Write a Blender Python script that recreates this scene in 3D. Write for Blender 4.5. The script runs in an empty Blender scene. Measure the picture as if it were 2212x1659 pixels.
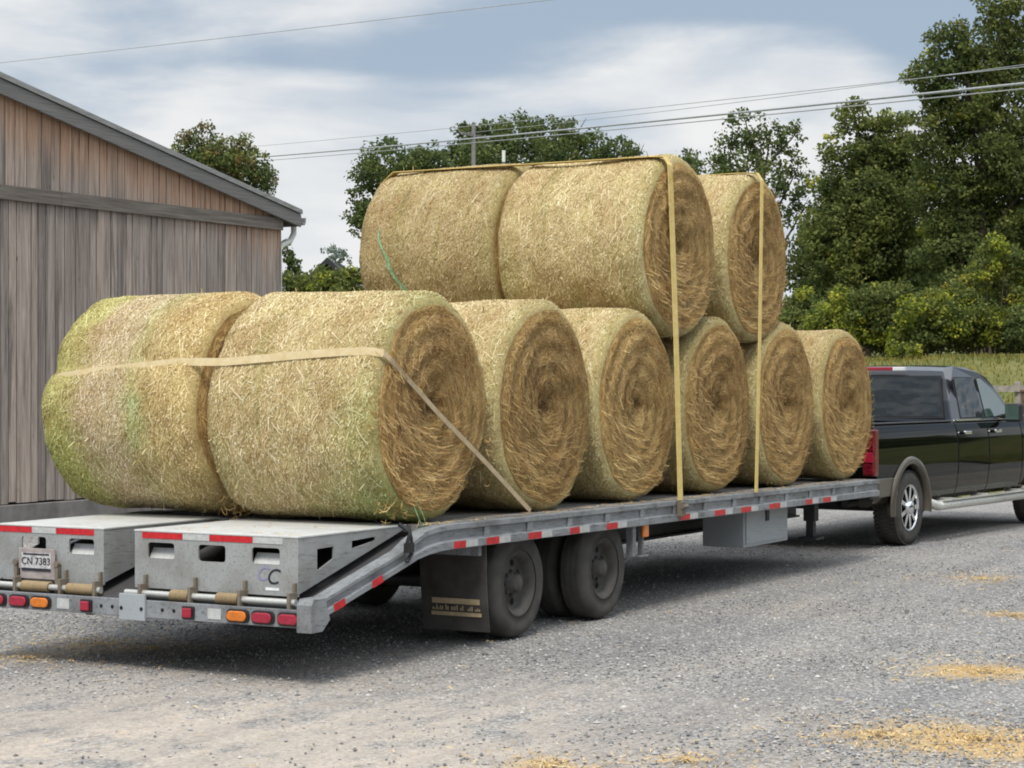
import bpy, bmesh, math, random
import numpy as np
from mathutils import Vector, Matrix
rad = math.radians
PI = math.pi
scene = bpy.context.scene
COL = scene.collection
AL = rad(29.3); CA, SA = math.cos(AL), math.sin(AL)
FD = 4400.0; EYE = 1.8

def wp(x, y, Z):            # a point seen in direction (x, y) at depth Z metres
    t = (x - 1106) / FD
    return Vector((Z * (CA + t * SA), Z * (SA - t * CA), EYE - (y - 829.5) * Z / FD))
def gp(x, y, z=0.0):        # a point on level z
    Z = (EYE - z) * FD / (y - 829.5)
    return wp(x, y, Z)

# ------------------------------------------------------------------ materials
class NT:
    def __init__(self, name):
        self.m = bpy.data.materials.new(name); self.m.use_nodes = True
        self.nt = self.m.node_tree; self.nt.nodes.clear()
        self.out = self.nt.nodes.new('ShaderNodeOutputMaterial')
    def n(self, t, **kw):
        nd = self.nt.nodes.new(t)
        for k, v in kw.items(): setattr(nd, k, v)
        return nd
    def l(self, a, b): self.nt.links.new(a, b)
    def set(self, sock, v):
        if hasattr(v, 'is_linked'): self.l(v, sock)
        else:
            if sock.type == 'RGBA' and len(v) == 3: v = (*v, 1)
            sock.default_value = v
    def coord(self, kind='Object', scale=None, rot=None):
        o = self.n('ShaderNodeTexCoord').outputs[kind]
        if scale is not None or rot is not None:
            mp = self.n('ShaderNodeMapping'); self.l(o, mp.inputs['Vector'])
            if scale is not None: mp.inputs['Scale'].default_value = scale
            if rot is not None: mp.inputs['Rotation'].default_value = rot
            o = mp.outputs[0]
        return o
    def noise(self, vec, scale, detail=4, rough=.55, dist=0, col=False):
        nd = self.n('ShaderNodeTexNoise'); self.l(vec, nd.inputs['Vector'])
        nd.inputs['Scale'].default_value = scale; nd.inputs['Detail'].default_value = detail
        nd.inputs['Roughness'].default_value = rough; nd.inputs['Distortion'].default_value = dist
        return nd.outputs['Color' if col else 'Fac']
    def voro(self, vec, scale, out='Color', feature='F1', rand=1):
        nd = self.n('ShaderNodeTexVoronoi'); nd.feature = feature; self.l(vec, nd.inputs['Vector'])
        nd.inputs['Scale'].default_value = scale; nd.inputs['Randomness'].default_value = rand
        return nd.outputs[out]
    def ramp(self, fac, stops, interp='LINEAR'):
        nd = self.n('ShaderNodeValToRGB'); self.l(fac, nd.inputs[0]); cr = nd.color_ramp; cr.interpolation = interp
        while len(cr.elements) < len(stops): cr.elements.new(.5)
        for e, (p, c) in zip(cr.elements, stops):
            e.position = p; e.color = (*c, 1) if not isinstance(c, (int, float)) else (c, c, c, 1)
        return nd.outputs[0]
    def mix(self, fac, a, b, mode='MIX'):
        nd = self.n('ShaderNodeMix', data_type='RGBA', blend_type=mode)
        self.set(nd.inputs[0], fac); self.set(nd.inputs[6], a); self.set(nd.inputs[7], b)
        return nd.outputs[2]
    def math(self, op, a, b=0.0, clamp=False):
        nd = self.n('ShaderNodeMath', operation=op, use_clamp=clamp)
        self.set(nd.inputs[0], a); self.set(nd.inputs[1], b); return nd.outputs[0]
    def mr(self, v, a, b, c=0.0, d=1.0, smooth=True):
        nd = self.n('ShaderNodeMapRange', interpolation_type='SMOOTHSTEP' if smooth else 'LINEAR')
        self.l(v, nd.inputs[0])
        for i, x in zip((1, 2, 3, 4), (a, b, c, d)): nd.inputs[i].default_value = x
        return nd.outputs[0]
    def sep(self, v):
        nd = self.n('ShaderNodeSeparateXYZ'); self.l(v, nd.inputs[0]); return nd.outputs
    def dist(self, v, p):
        nd = self.n('ShaderNodeVectorMath', operation='DISTANCE'); self.l(v, nd.inputs[0]); nd.inputs[1].default_value = p
        return nd.outputs['Value']
    def bump(self, h, strength=.3, d=.01, normal=None):
        nd = self.n('ShaderNodeBump'); self.l(h, nd.inputs['Height'])
        nd.inputs['Strength'].default_value = strength; nd.inputs['Distance'].default_value = d
        if normal is not None: self.l(normal, nd.inputs['Normal'])
        return nd.outputs[0]
    def island(self): return self.n('ShaderNodeNewGeometry').outputs['Random Per Island']
    def pbr(self, color, rough=.6, metal=0.0, normal=None, coat=0.0, trans=0.0, spec=.5, ior=1.45):
        b = self.n('ShaderNodeBsdfPrincipled')
        self.set(b.inputs['Base Color'], color); self.set(b.inputs['Roughness'], rough); self.set(b.inputs['Metallic'], metal)
        b.inputs['Coat Weight'].default_value = coat; b.inputs['Coat Roughness'].default_value = .04
        b.inputs['Specular IOR Level'].default_value = spec; b.inputs['Transmission Weight'].default_value = trans
        b.inputs['IOR'].default_value = ior
        if normal is not None: self.l(normal, b.inputs['Normal'])
        self.l(b.outputs[0], self.out.inputs[0]); return self.m
M = {}

def plain(name, col, rough=.5, metal=0.0, coat=0.0, var=.15, scale=12, bump=0.0, spec=.5):
    t = NT(name); v = t.coord()
    n = t.noise(v, scale, 5)
    k = t.mr(n, .3, .7, 1 - var, 1 + var, False)
    nd = t.n('ShaderNodeVectorMath', operation='SCALE'); nd.inputs[0].default_value = col; t.l(k, nd.inputs[3])
    nrm = t.bump(t.noise(v, scale * 6, 3), bump, .004) if bump else None
    M[name] = t.pbr(nd.outputs[0], rough, metal, nrm, coat, spec=spec)
    return M[name]

def steel(name, col, dirt, rough=.5, amount=.5, metal=0.0, rust=0.0):
    t = NT(name); v = t.coord()
    n1 = t.noise(v, 3.0, 6, .65); n2 = t.noise(t.coord(scale=(2, 14, 14)), 4, 6, .7)
    m = t.math('MULTIPLY', t.mr(n1, .35, .75), amount)
    c = t.mix(m, col, dirt)
    c = t.mix(t.mr(n2, .5, .72, 0, amount), c, tuple(x * .55 for x in dirt))
    sc = t.noise(t.coord(scale=(6, 60, 60)), 3, 4, .7)
    c = t.mix(t.mr(sc, .62, .74, 0, .5), c, tuple(min(1, x * 1.7) for x in col))
    if rust: c = t.mix(t.mr(t.noise(v, 9, 6, .7), .6, .72, 0, rust), c, (.13, .06, .03))
    M[name] = t.pbr(c, t.mr(n2, .3, .7, rough - .12, rough + .15), metal, t.bump(n2, .15, .004))
steel('rail_steel', (.27, .285, .30), (.11, .11, .11), .5, .9, rust=.25)
steel('ramp_steel', (.33, .345, .345), (.20, .19, .175), .5, .75, rust=.22)
steel('ramp_top', (.60, .61, .60), (.36, .35, .33), .5, .5)
steel('beam_steel', (.055, .055, .058), (.08, .075, .07), .65, .5)
steel('box_steel', (.34, .37, .39), (.24, .24, .24), .45, .3)
steel('galvanised', (.62, .62, .58), (.38, .36, .32), .35, .4, metal=.5)
steel('lug_steel', (.20, .17, .13), (.10, .08, .06), .6, .5, rust=.35)
steel('spring_steel', (.36, .27, .15), (.22, .15, .09), .65, .5, rust=.3)
plain('rubber', (.055, .052, .048), .85, var=.35, scale=6, bump=.25)
plain('tyre_dusty', (.070, .066, .061), .9, var=.3, scale=7, bump=.25)
plain('wheel_steel', (.085, .080, .073), .75, .1, var=.35, scale=9)
plain('black_plastic', (.018, .018, .019), .5)
plain('dark_void', (.01, .01, .01), .9)
plain('chrome', (.75, .76, .78), .12, 1.0, var=.04)
plain('tape_red', (.50, .016, .022), .35, var=.25, scale=30)
plain('tape_white', (.46, .47, .46), .4, var=.15, scale=30)
plain('lens_red', (.32, .012, .035), .22, coat=.5, var=.2, scale=40)
plain('truck_lens', (.13, .006, .012), .25, coat=.5, var=.7, scale=26)
plain('lens_amber', (.62, .17, .015), .22, coat=.5, var=.2, scale=40)
plain('plate_white', (.47, .47, .47), .5, var=.4, scale=25)
plain('plate_frame', (.33, .29, .28), .5, var=.25)
plain('ink', (.02, .02, .03), .5)
plain('ink_lilac', (.26, .25, .40), .5)
plain('white_vinyl', (.75, .76, .78), .4)
plain('white_pvc', (.74, .75, .70), .4, var=.06)
plain('concrete', (.17, .16, .155), .9, var=.3, scale=5, bump=.3)
plain('pole_wood', (.20, .195, .19), .85, var=.3)
plain('wire', (.36, .38, .39), .6)
plain('fence_wood', (.30, .27, .23), .85, var=.3)
plain('brick_red', (.13, .08, .055), .85, var=.3)
plain('house_wall', (.45, .43, .38), .8)
plain('house_roof', (.03, .03, .035), .8)
plain('bark', (.075, .06, .045), .95, var=.4, scale=8, bump=.5)
plain('net_green', (.22, .38, .20), .8, var=.45, scale=60)
plain('gutter', (.20, .195, .185), .5, .0, var=.2)

# weathered deck planks
t = NT('deck_wood'); v = t.coord(scale=(1.2, 24, 24)); n = t.noise(v, 2, 6, .65)
c = t.ramp(n, [(.25, (.10, .095, .09)), (.5, (.22, .21, .20)), (.75, (.36, .35, .33))])
M['deck_wood'] = t.pbr(c, .85, 0, t.bump(n, .4, .006))

# barn boards
def board(name, weather):
    t = NT(name); v = t.coord(scale=(22, 22, 1.0)); rnd = t.island()
    off = t.n('ShaderNodeVectorMath', operation='ADD'); t.l(v, off.inputs[0])
    cmb = t.n('ShaderNodeCombineXYZ'); t.l(t.math('MULTIPLY', rnd, 37.0), cmb.inputs[2]); t.l(t.math('MULTIPLY', rnd, 91.0), cmb.inputs[0])
    t.l(cmb.outputs[0], off.inputs[1]); v = off.outputs[0]
    g = t.noise(v, 1.0, 7, .7, .6); g2 = t.noise(v, .35, 6, .7, .3)
    c = t.ramp(g, [(.22, (.095, .079, .068)), (.42, (.255, .22, .194)), (.56, (.365, .322, .287)), (.78, (.50, .455, .415))])
    tone = t.ramp(rnd, [(0, (.68, .66, .67)), (.5, (.95, .93, .92)), (1, (1.2, 1.13, 1.09))])
    c = t.mix(1.0, c, tone, 'MULTIPLY')
    st = t.mr(g2, .52, .66, 0, .8); c = t.mix(st, c, (.12, .105, .095))
    kn = t.voro(t.coord(scale=(4, 4, 1.1)), 1.6, 'Distance'); c = t.mix(t.mr(kn, .03, .09, .8, 0), c, (.07, .055, .045))
    P = t.sep(t.coord('Object'))
    # bare reddish timber just under the rake where the rain never greyed it
    rise = t.math('SUBTRACT', t.math('ADD', t.math('MULTIPLY', P[0], -.187), 5.84), P[2])
    wob = t.math('ADD', rise, t.math('MULTIPLY', t.math('SUBTRACT', g2, .5), 1.5))
    m = t.mr(wob, -.05, .85, weather, 0)
    c = t.mix(m, c, t.ramp(g, [(.25, (.20, .105, .06)), (.55, (.42, .255, .16)), (.8, (.56, .40, .28))]))
    M[name] = t.pbr(c, .9, 0, t.bump(g, .6, .012))
board('barn_board', .9)
t = NT('trim_wood'); v = t.coord(scale=(1, 20, 22)); g = t.noise(v, 1.2, 6, .7)
M['trim_wood'] = t.pbr(t.ramp(g, [(.25, (.07, .06, .05)), (.55, (.165, .145, .125)), (.8, (.27, .24, .21))]), .9, 0, t.bump(g, .5, .01))
t = NT('roof_metal'); v = t.coord(); g = t.noise(t.coord(scale=(1, 8, 8)), 3, 6, .7)
M['roof_metal'] = t.pbr(t.ramp(g, [(.3, (.20, .20, .195)), (.7, (.38, .38, .37))]), .5, .2, None)
t = NT('rake_board'); g = t.noise(t.coord(scale=(.6, 25, 25)), 2, 6, .7)
M['rake_board'] = t.pbr(t.ramp(g, [(.3, (.105, .105, .10)), (.7, (.23, .225, .215))]), .75, 0, t.bump(g, .3, .008))

# hay
def hay(name, stops, base=False, blobs=(), stretch=(5, 5, 5), edge=None, bands=None, core=False):
    t = NT(name); v = t.coord()
    if base:
        n = t.noise(t.coord(scale=stretch), 12, 8, .8, .3); c = t.ramp(n, stops)
        nrm = t.bump(n, .9, .02)
    else:
        c = t.ramp(t.island(), stops); nrm = None
    big = t.noise(v, 3.3, 4, .6)
    c = t.mix(1.0, c, t.ramp(big, [(.3, (.84, .76, .66)), (.5, (1, .98, .94)), (.72, (1.10, 1.12, 1.04))]), 'MULTIPLY')
    for (p, r, colr, k) in blobs:
        w = t.n('ShaderNodeVectorMath', operation='ADD'); t.l(v, w.inputs[0])
        nz = t.noise(v, 5, 4, .6, col=True)
        s = t.n('ShaderNodeVectorMath', operation='MULTIPLY_ADD'); t.l(nz, s.inputs[0]); s.inputs[1].default_value = (.5, .5, .5); s.inputs[2].default_value = (-.25, -.25, -.25)
        t.l(s.outputs[0], w.inputs[1])
        mask = t.mr(t.dist(w.outputs[0], p), r * .35, r, k, 0)
        c = t.mix(mask, c, t.mix(1.0, c, colr, 'MULTIPLY'))
    if 'side' in name and not bands:      # rounds of wrap and windrow show as soft bands across the roll
        bn_ = t.noise(t.coord(scale=(.5, 5.5, .5)), 1.6, 5, .6, .4)
        c = t.mix(1.0, c, t.ramp(bn_, [(.32, (.84, .86, .74)), (.45, (1, .97, .94)), (.55, (1.03, 1.0, 1.0)), (.68, (1.06, 1.07, 1.10))]), 'MULTIPLY')
    if bands:
        yy = t.math('ADD', t.sep(v)[1], t.math('MULTIPLY', t.math('SUBTRACT', t.noise(v, 3.0, 5, .7), .5), .38))
        nb = t.n('ShaderNodeMapRange'); t.l(yy, nb.inputs[0]); nb.inputs[1].default_value = 0; nb.inputs[2].default_value = 1.335
        c = t.mix(1.0, c, t.ramp(nb.outputs[0], bands), 'MULTIPLY')
    if core:
        q = t.sep(v); rr_ = t.math('SQRT', t.math('ADD', t.math('POWER', q[0], 2.0), t.math('POWER', q[2], 2.0)))
        rw = t.math('ADD', rr_, t.math('MULTIPLY', t.math('SUBTRACT', t.noise(v, 9, 4, .7), .5), .12))
        c = t.mix(t.mr(rw, .02, .10, .5, 0), c, (.10, .065, .03)); c = t.mix(1.0, c, t.ramp(rw, [(.1, (.86, .84, .80)), (.5, (1, 1, 1)), (.72, (1.1, 1.1, 1.05))]), 'MULTIPLY')
    if edge:
        y = t.sep(v)[1]; c = t.mix(t.mr(y, .03, .2, edge[1], 0), c, t.mix(1.0, c, edge[0], 'MULTIPLY'))
    oi = t.n('ShaderNodeObjectInfo').outputs['Random']
    c = t.mix(1.0, c, t.ramp(oi, [(0, (.86, .84, .80)), (.5, (1, .98, .96)), (1, (1.08, 1.09, 1.08))]), 'MULTIPLY')
    if base: M[name] = t.pbr(c, .85, 0, nrm, spec=.2)
    else:
        d = t.n('ShaderNodeBsdfPrincipled'); t.set(d.inputs['Base Color'], c); d.inputs['Roughness'].default_value = .6; d.inputs['Specular IOR Level'].default_value = .3
        tr = t.n('ShaderNodeBsdfTranslucent'); t.set(tr.inputs[0], c)
        ms = t.n('ShaderNodeMixShader'); ms.inputs[0].default_value = .2
        t.l(d.outputs[0], ms.inputs[1]); t.l(tr.outputs[0], ms.inputs[2]); t.l(ms.outputs[0], t.out.inputs[0]); M[name] = t.m
SIDE_B = [(.30, (0.259, 0.182, 0.075)), (.48, (0.509, 0.409, 0.209)), (.66, (0.768, 0.687, 0.441))]
SIDE_S = [(0, (0.288, 0.202, 0.085)), (.2, (0.480, 0.374, 0.177)), (.5, (0.653, 0.545, 0.308)), (.8, (0.788, 0.707, 0.479)), (.95, (0.864, 0.808, 0.616)), (1, (0.576, 0.545, 0.296))]
END_B = [(.28, (.27, .165, .070)), (.5, (.43, .285, .125)), (.72, (.57, .42, .21))]
END_S = [(0, (.24, .14, .055)), (.3, (.43, .275, .11)), (.65, (.57, .41, .185)), (.9, (.74, .58, .31)), (1, (.46, .35, .15))]
OLIVE = (.80, .86, .76)
hay('hay_side', SIDE_B, True, (), (4, 10, 4), (OLIVE, .55)); hay('straw_side', SIDE_S, False, (), edge=(OLIVE, .55))
hay('hay_end', END_B, True, core=True); hay('straw_end', END_S, core=True)
GRN = (.68, .86, .60)
b1 = [((-.3, .15, -.60), .6, (.58, .76, .52), .85), ((-.72, .10, -.1), .35, (.80, .92, .72), .6), ((.0, .05, .75), .4, (.82, .92, .74), .5)]
hay('hay_side_green_foot', SIDE_B, True, b1, (4, 10, 4), (OLIVE, .6)); hay('straw_side_green_foot', SIDE_S, False, b1, edge=(OLIVE, .6))
BND = [(.0, (1.03, .96, .84)), (.22, (1.03, .97, .86)), (.36, (.95, 1.0, .92)), (.46, (1.0, .99, 1.10)), (.68, (1.02, .99, 1.10)), (.80, (.91, .98, .76)), (1, (.87, .97, .68))]
b2 = [((-.62, 1.1, -.45), .5, (.82, .94, .70), .6), ((-.72, .42, -.1), .25, (.80, .98, .88), .7)]
hay('hay_side_green_end', SIDE_B, True, b2, (4, 10, 4), bands=BND); hay('straw_side_green_end', SIDE_S, False, b2, bands=BND)

# ground
PATCH = [(2120, 1446, .55, .95), (2110, 1600, .8, .9), (1900, 1590, .35, .7), (1190, 1655, .35, .7), (1480, 1640, .3, .5), (215, 1390, .85, .5), (2190, 1328, .3, .7), (2120, 1250, .6, .5), (330, 1400, .6, .4), (60, 1420, .6, .45), (1800, 1700, .5, .6)]
t = NT('gravel'); v = t.coord()
cell = t.voro(v, 55, 'Color'); sx = t.sep(cell)
dst = t.voro(v, 55, 'Distance')
c = t.ramp(sx[0], [(0, (.09, .09, .093)), (.35, (.225, .224, .224)), (.7, (.36, .355, .345)), (1, (.60, .58, .55))])
cell2 = t.voro(v, 95, 'Color'); c2 = t.ramp(t.sep(cell2)[1], [(0, (.10, .10, .103)), (.5, (.27, .267, .263)), (1, (.52, .505, .48))])
c = t.mix(.3, c, c2)
c = t.mix(t.mr(dst, .35, .75, 0, .35), c, (.09, .088, .085))
g1 = t.noise(v, .55, 5, .6); g2 = t.noise(t.coord(scale=(1, 1.6, 1)), 1.7, 6, .65)
front = t.mr(t.dist(v, tuple(gp(330, 1640))), .4, 5.0, 1.15, 0)
dustm = t.math('ADD', t.math('MULTIPLY', t.mr(g1, .45, .7), .28), t.math('MULTIPLY', front, t.mr(g2, .30, .58)), True)
dust = t.ramp(t.noise(v, 30, 5, .7), [(.3, (.38, .325, .27)), (.7, (.64, .565, .485))])
c = t.mix(t.math('MULTIPLY', dustm, .72), c, dust)
c = t.mix(t.mr(g2, .52, .75, 0, .35), c, (.15, .153, .16))
tk_ = t.noise(t.coord(scale=(.10, 1.1, 1)), 1.5, 5, .6, .3)        # faint wheel tracks along the way the trailer came
c = t.mix(1.0, c, t.ramp(tk_, [(.35, (.80, .80, .81)), (.5, (.96, .955, .945)), (.65, (1.08, 1.05, 1.02))]), 'MULTIPLY')
mx = None
wp1 = t.n('ShaderNodeVectorMath', operation='MULTIPLY_ADD'); t.l(t.noise(v, 2.2, 5, .7, col=True), wp1.inputs[0]); wp1.inputs[1].default_value = (1.1, 1.1, 0); wp1.inputs[2].default_value = (-.55, -.55, 0)
wp2 = t.n('ShaderNodeVectorMath', operation='ADD'); t.l(v, wp2.inputs[0]); t.l(wp1.outputs[0], wp2.inputs[1]); vw = wp2.outputs[0]
for (px, py, r, k) in PATCH:
    q = gp(px, py); m = t.mr(t.dist(vw, (q.x, q.y, 0)), r * .1, r * 1.45, k, 0)
    mx = m if mx is None else t.math('MAXIMUM', mx, m)
fn = t.noise(v, 40, 6, .8, .4); fn2 = t.noise(v, 5, 4, .6)
sm = t.math('ADD', t.math('MULTIPLY', mx, 1.15), t.math('ADD', t.math('MULTIPLY', fn, .9), t.math('MULTIPLY', fn2, .55)))
sm = t.mr(sm, 1.12, 1.80)
straw = t.ramp(t.noise(v, 60, 4, .7), [(.3, (.40, .26, .10)), (.7, (.66, .47, .22))])
c = t.mix(t.math('MULTIPLY', sm, .9), c, straw)
nrm = t.bump(dst, .8, .012); nrm = t.bump(t.noise(v, 3, 4), .25, .05, nrm)
M['gravel'] = t.pbr(c, .9, 0, nrm, spec=.25)
t = NT('stone'); r = t.island()
M['stone'] = t.pbr(t.ramp(r, [(0, (.15, .15, .155)), (.35, (.24, .24, .24)), (.7, (.36, .355, .35)), (.93, (.49, .475, .45)), (1, (.60, .58, .55))]), .85, spec=.25)
t = NT('ground_straw'); r = t.island()
M['ground_straw'] = t.pbr(t.ramp(r, [(0, (.38, .24, .09)), (.5, (.56, .39, .17)), (1, (.72, .56, .30))]), .7, spec=.3)
t = NT('turf'); v = t.coord(); n = t.noise(v, .7, 6, .65); n2 = t.noise(v, 9, 5, .7)
c = t.mix(.5, t.ramp(n, [(.3, (.065, .095, .025)), (.5, (.14, .15, .05)), (.7, (.22, .20, .09))]), t.ramp(n2, [(.3, (.07, .085, .025)), (.7, (.21, .20, .085))]))
M['turf'] = t.pbr(c, .95, spec=.1)

def leafmat(name, stops, tr=.3):
    t = NT(name); c = t.ramp(t.island(), stops)
    big = t.noise(t.coord(), .55, 3, .6)
    c = t.mix(1.0, c, t.ramp(big, [(.3, (.75, .82, .8)), (.5, (1, 1, 1)), (.7, (1.3, 1.2, 1.0))]), 'MULTIPLY')
    d = t.n('ShaderNodeBsdfDiffuse'); t.set(d.inputs[0], c)
    g = t.n('ShaderNodeBsdfTranslucent'); t.set(g.inputs[0], c)
    ms = t.n('ShaderNodeMixShader'); ms.inputs[0].default_value = tr + .1
    t.l(d.outputs[0], ms.inputs[1]); t.l(g.outputs[0], ms.inputs[2]); t.l(ms.outputs[0], t.out.inputs[0]); M[name] = t.m
leafmat('leaf_oak', [(0, (0.062, 0.087, 0.036)), (.6, (0.114, 0.156, 0.059)), (1, (0.189, 0.217, 0.092))])
leafmat('leaf_dark', [(0, (0.062, 0.083, 0.035)), (.6, (0.122, 0.154, 0.054)), (1, (0.209, 0.235, 0.085))])
leafmat('leaf_mid', [(0, (0.077, 0.105, 0.036)), (.6, (0.163, 0.198, 0.063)), (1, (0.287, 0.296, 0.103))])
leafmat('leaf_lime', [(0, (0.155, 0.206, 0.038)), (.6, (0.311, 0.352, 0.060)), (1, (0.559, 0.517, 0.086))])
leafmat('leaf_gold', [(0, (0.190, 0.184, 0.037)), (.6, (0.318, 0.298, 0.056)), (1, (0.457, 0.398, 0.094))])
leafmat('leaf_brown', [(0, (0.137, 0.113, 0.051)), (.6, (0.234, 0.183, 0.085)), (1, (0.332, 0.256, 0.142))])
leafmat('leaf_haze', [(0, (0.182, 0.221, 0.195)), (1, (0.312, 0.364, 0.325))])  # distance haze mixed into this leaf colour
leafmat('grass_blade', [(0, (0.128, 0.150, 0.030)), (.5, (0.270, 0.255, 0.068)), (1, (0.450, 0.375, 0.150))], .35)

# truck paint: dark green-black over bronze, the line follows the lower body
t = NT('paint'); P = t.sep(t.coord())
m = t.mr(P[2], .735, .745)
c = t.mix(m, (.030, .027, .016), (.003, .004, .0035))
d = t.noise(t.coord(), 6, 5, .6)
M['paint'] = t.pbr(c, .5, 0, None, .6, spec=.0)
plain('paint_roof', (.012, .015, .022), .25, 0, .8, var=.1)
plain('bronze', (.085, .074, .055), .35, .3, .5, var=.1)
t = NT('tinted_glass'); v = t.coord(); M['tinted_glass'] = t.pbr((.010, .014, .015), .05, 0, t.bump(t.noise(t.coord(scale=(1, 1, 2.2)), 1.4, 2), .35, .12), 0.0, spec=.8)
t = NT('pale_glass'); v = t.coord(); M['pale_glass'] = t.pbr((.05, .085, .07), .08, 0, None, 1.0, spec=.9)

# webbing
def web(name, a, b):
    t = NT(name); v = t.coord(); n = t.noise(v, 14, 5, .7)
    M[name] = t.pbr(t.ramp(n, [(.3, a), (.7, b)]), .7, 0, t.bump(t.noise(v, 160, 2), .2, .002))
web('web_yellow', (.58, .43, .12), (.74, .58, .24)); web('web_pale', (.62, .48, .24), (.78, .66, .42)); web('web_shade_print', (.34, .26, .15), (.50, .40, .26))  # last tone is webbing with painted shade, used for flap print too

# ------------------------------------------------------------------ mesh helpers
class MB:
    def __init__(self): self.v = []; self.f = []; self.m = []; self.s = []
    def add(self, vs, fs, mat=0, smooth=False):
        o = len(self.v); self.v.extend([tuple(p) for p in vs])
        for f in fs: self.f.append([i + o for i in f]); self.m.append(mat); self.s.append(smooth)
        return self
    def box(self, x0, x1, y0, y1, z0, z1, mat=0, T=None):
        vs = [(x, y, z) for x in (x0, x1) for y in (y0, y1) for z in (z0, z1)]
        if T is not None: vs = [tuple(T @ Vector(p)) for p in vs]
        return self.add(vs, [(0, 1, 3, 2), (4, 6, 7, 5), (0, 4, 5, 1), (2, 3, 7, 6), (0, 2, 6, 4), (1, 5, 7, 3)], mat)
    def prism(self, poly, axis, a, b, mat=0):      # polygon in the plane across axis, extruded a..b
        def P(p, d):
            return (d, p[0], p[1]) if axis == 'x' else (p[0], d, p[1]) if axis == 'y' else (p[0], p[1], d)
        n = len(poly); vs = [P(p, a) for p in poly] + [P(p, b) for p in poly]
        fs = [tuple(range(n))[::-1], tuple(range(n, 2 * n))] + [(i, (i + 1) % n, n + (i + 1) % n, n + i) for i in range(n)]
        return self.add(vs, fs, mat)
    def tube(self, pts, r, n=8, mat=0, cap=True):
        pts = [Vector(p) for p in pts]; rs = r if isinstance(r, (list, tuple)) else [r] * len(pts)
        rings = []; up = None
        for i, p in enumerate(pts):
            d = (pts[min(i + 1, len(pts) - 1)] - pts[max(i - 1, 0)]).normalized()
            if up is None: up = d.orthogonal().normalized()
            up = (up - d * up.dot(d)).normalized(); w = d.cross(up)
            rings.append([p + (up * math.cos(2 * PI * k / n) + w * math.sin(2 * PI * k / n)) * rs[i] for k in range(n)])
        vs = [q for R in rings for q in R]; fs = []
        for i in range(len(pts) - 1):
            for k in range(n): fs.append((i * n + k, i * n + (k + 1) % n, (i + 1) * n + (k + 1) % n, (i + 1) * n + k))
        self.add(vs, fs, mat, True)
        if cap:
            o = len(vs); self.add(rings[0], [tuple(range(n))[::-1]], mat); self.add(rings[-1], [tuple(range(n))], mat)
        return self
    def lathe(self, prof, c, n=40, mat=0, axis='y', closed=False):   # prof (offset along axis, radius)
        c = Vector(c); vs = []
        for (a, r) in prof:
            for k in range(n):
                th = 2 * PI * k / n; p, q = r * math.cos(th), r * math.sin(th)
                vs.append(c + (Vector((p, a, q)) if axis == 'y' else Vector((p, q, a)) if axis == 'z' else Vector((a, p, q))))
        fs = []; m = len(prof)
        for i in range(m - (0 if closed else 1)):
            j = (i + 1) % m
            for k in range(n): fs.append((i * n + k, i * n + (k + 1) % n, j * n + (k + 1) % n, j * n + k))
        return self.add(vs, fs, mat, True)
    def ribbon(self, pts, ws, thick=.004, mat=0):   # pts with half-width vectors
        pts = [Vector(p) for p in pts]; vs = []
        for i, p in enumerate(pts):
            w = Vector(ws[i] if isinstance(ws, list) else ws)
            d = (pts[min(i + 1, len(pts) - 1)] - pts[max(i - 1, 0)]).normalized(); n = d.cross(w).normalized() * thick
            vs += [p - w - n, p + w - n, p + w + n, p - w + n]
        fs = []
        for i in range(len(pts) - 1):
            a, b = 4 * i, 4 * i + 4
            for k in range(4): fs.append((a + k, a + (k + 1) % 4, b + (k + 1) % 4, b + k))
        fs += [(3, 2, 1, 0), tuple(len(vs) - 4 + k for k in range(4))]
        return self.add(vs, fs, mat)
    def mesh(self, name, mats, off=(0, 0, 0)):
        me = bpy.data.meshes.new(name); o = Vector(off)
        me.from_pydata([tuple(Vector(p) - o) for p in self.v], [], self.f)
        for mt in (mats if isinstance(mats, (list, tuple)) else [mats]): me.materials.append(M[mt])
        me.polygons.foreach_set('material_index', self.m); me.polygons.foreach_set('use_smooth', self.s)
        bm = bmesh.new(); bm.from_mesh(me); bmesh.ops.recalc_face_normals(bm, faces=bm.faces); bm.to_mesh(me); bm.free()
        me.update(); return me
    def build(self, name, mats, parent=None, bevel=0.0, loc=None, auto=False):
        base = root_loc(parent) if parent is not None else Vector(loc or (0, 0, 0))
        ob = bpy.data.objects.new(name, self.mesh(name, mats, base)); COL.objects.link(ob)
        if parent is not None: ob.parent = parent
        else: ob.location = base
        if bevel:
            b = ob.modifiers.new('edge', 'BEVEL'); b.width = bevel; b.segments = 2; b.limit_method = 'ANGLE'; b.angle_limit = rad(35)
        return ob
def root_loc(o):
    p = Vector(o.location); q = o.parent
    while q is not None: p += Vector(q.location); q = q.parent
    return p
def np_mesh(name, V, F, mats, mi=None, smooth=False):
    me = bpy.data.meshes.new(name); V = np.ascontiguousarray(V, np.float32); F = np.ascontiguousarray(F, np.int32)
    me.vertices.add(len(V)); me.vertices.foreach_set('co', V.ravel())
    k = F.shape[1]; me.loops.add(F.size); me.loops.foreach_set('vertex_index', F.ravel())
    me.polygons.add(len(F)); me.polygons.foreach_set('loop_start', np.arange(0, F.size, k, dtype=np.int32))
    if mi is not None: me.polygons.foreach_set('material_index', np.ascontiguousarray(mi, np.int32))
    me.polygons.foreach_set('use_smooth', np.full(len(F), smooth))
    for mt in mats: me.materials.append(M[mt])
    me.update(calc_edges=True); return me
def tag(o, label=None, cat=None, group=None, kind=None):
    if label: o['label'] = label
    if cat: o['category'] = cat
    if group: o['group'] = group
    if kind: o['kind'] = kind
    return o
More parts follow.
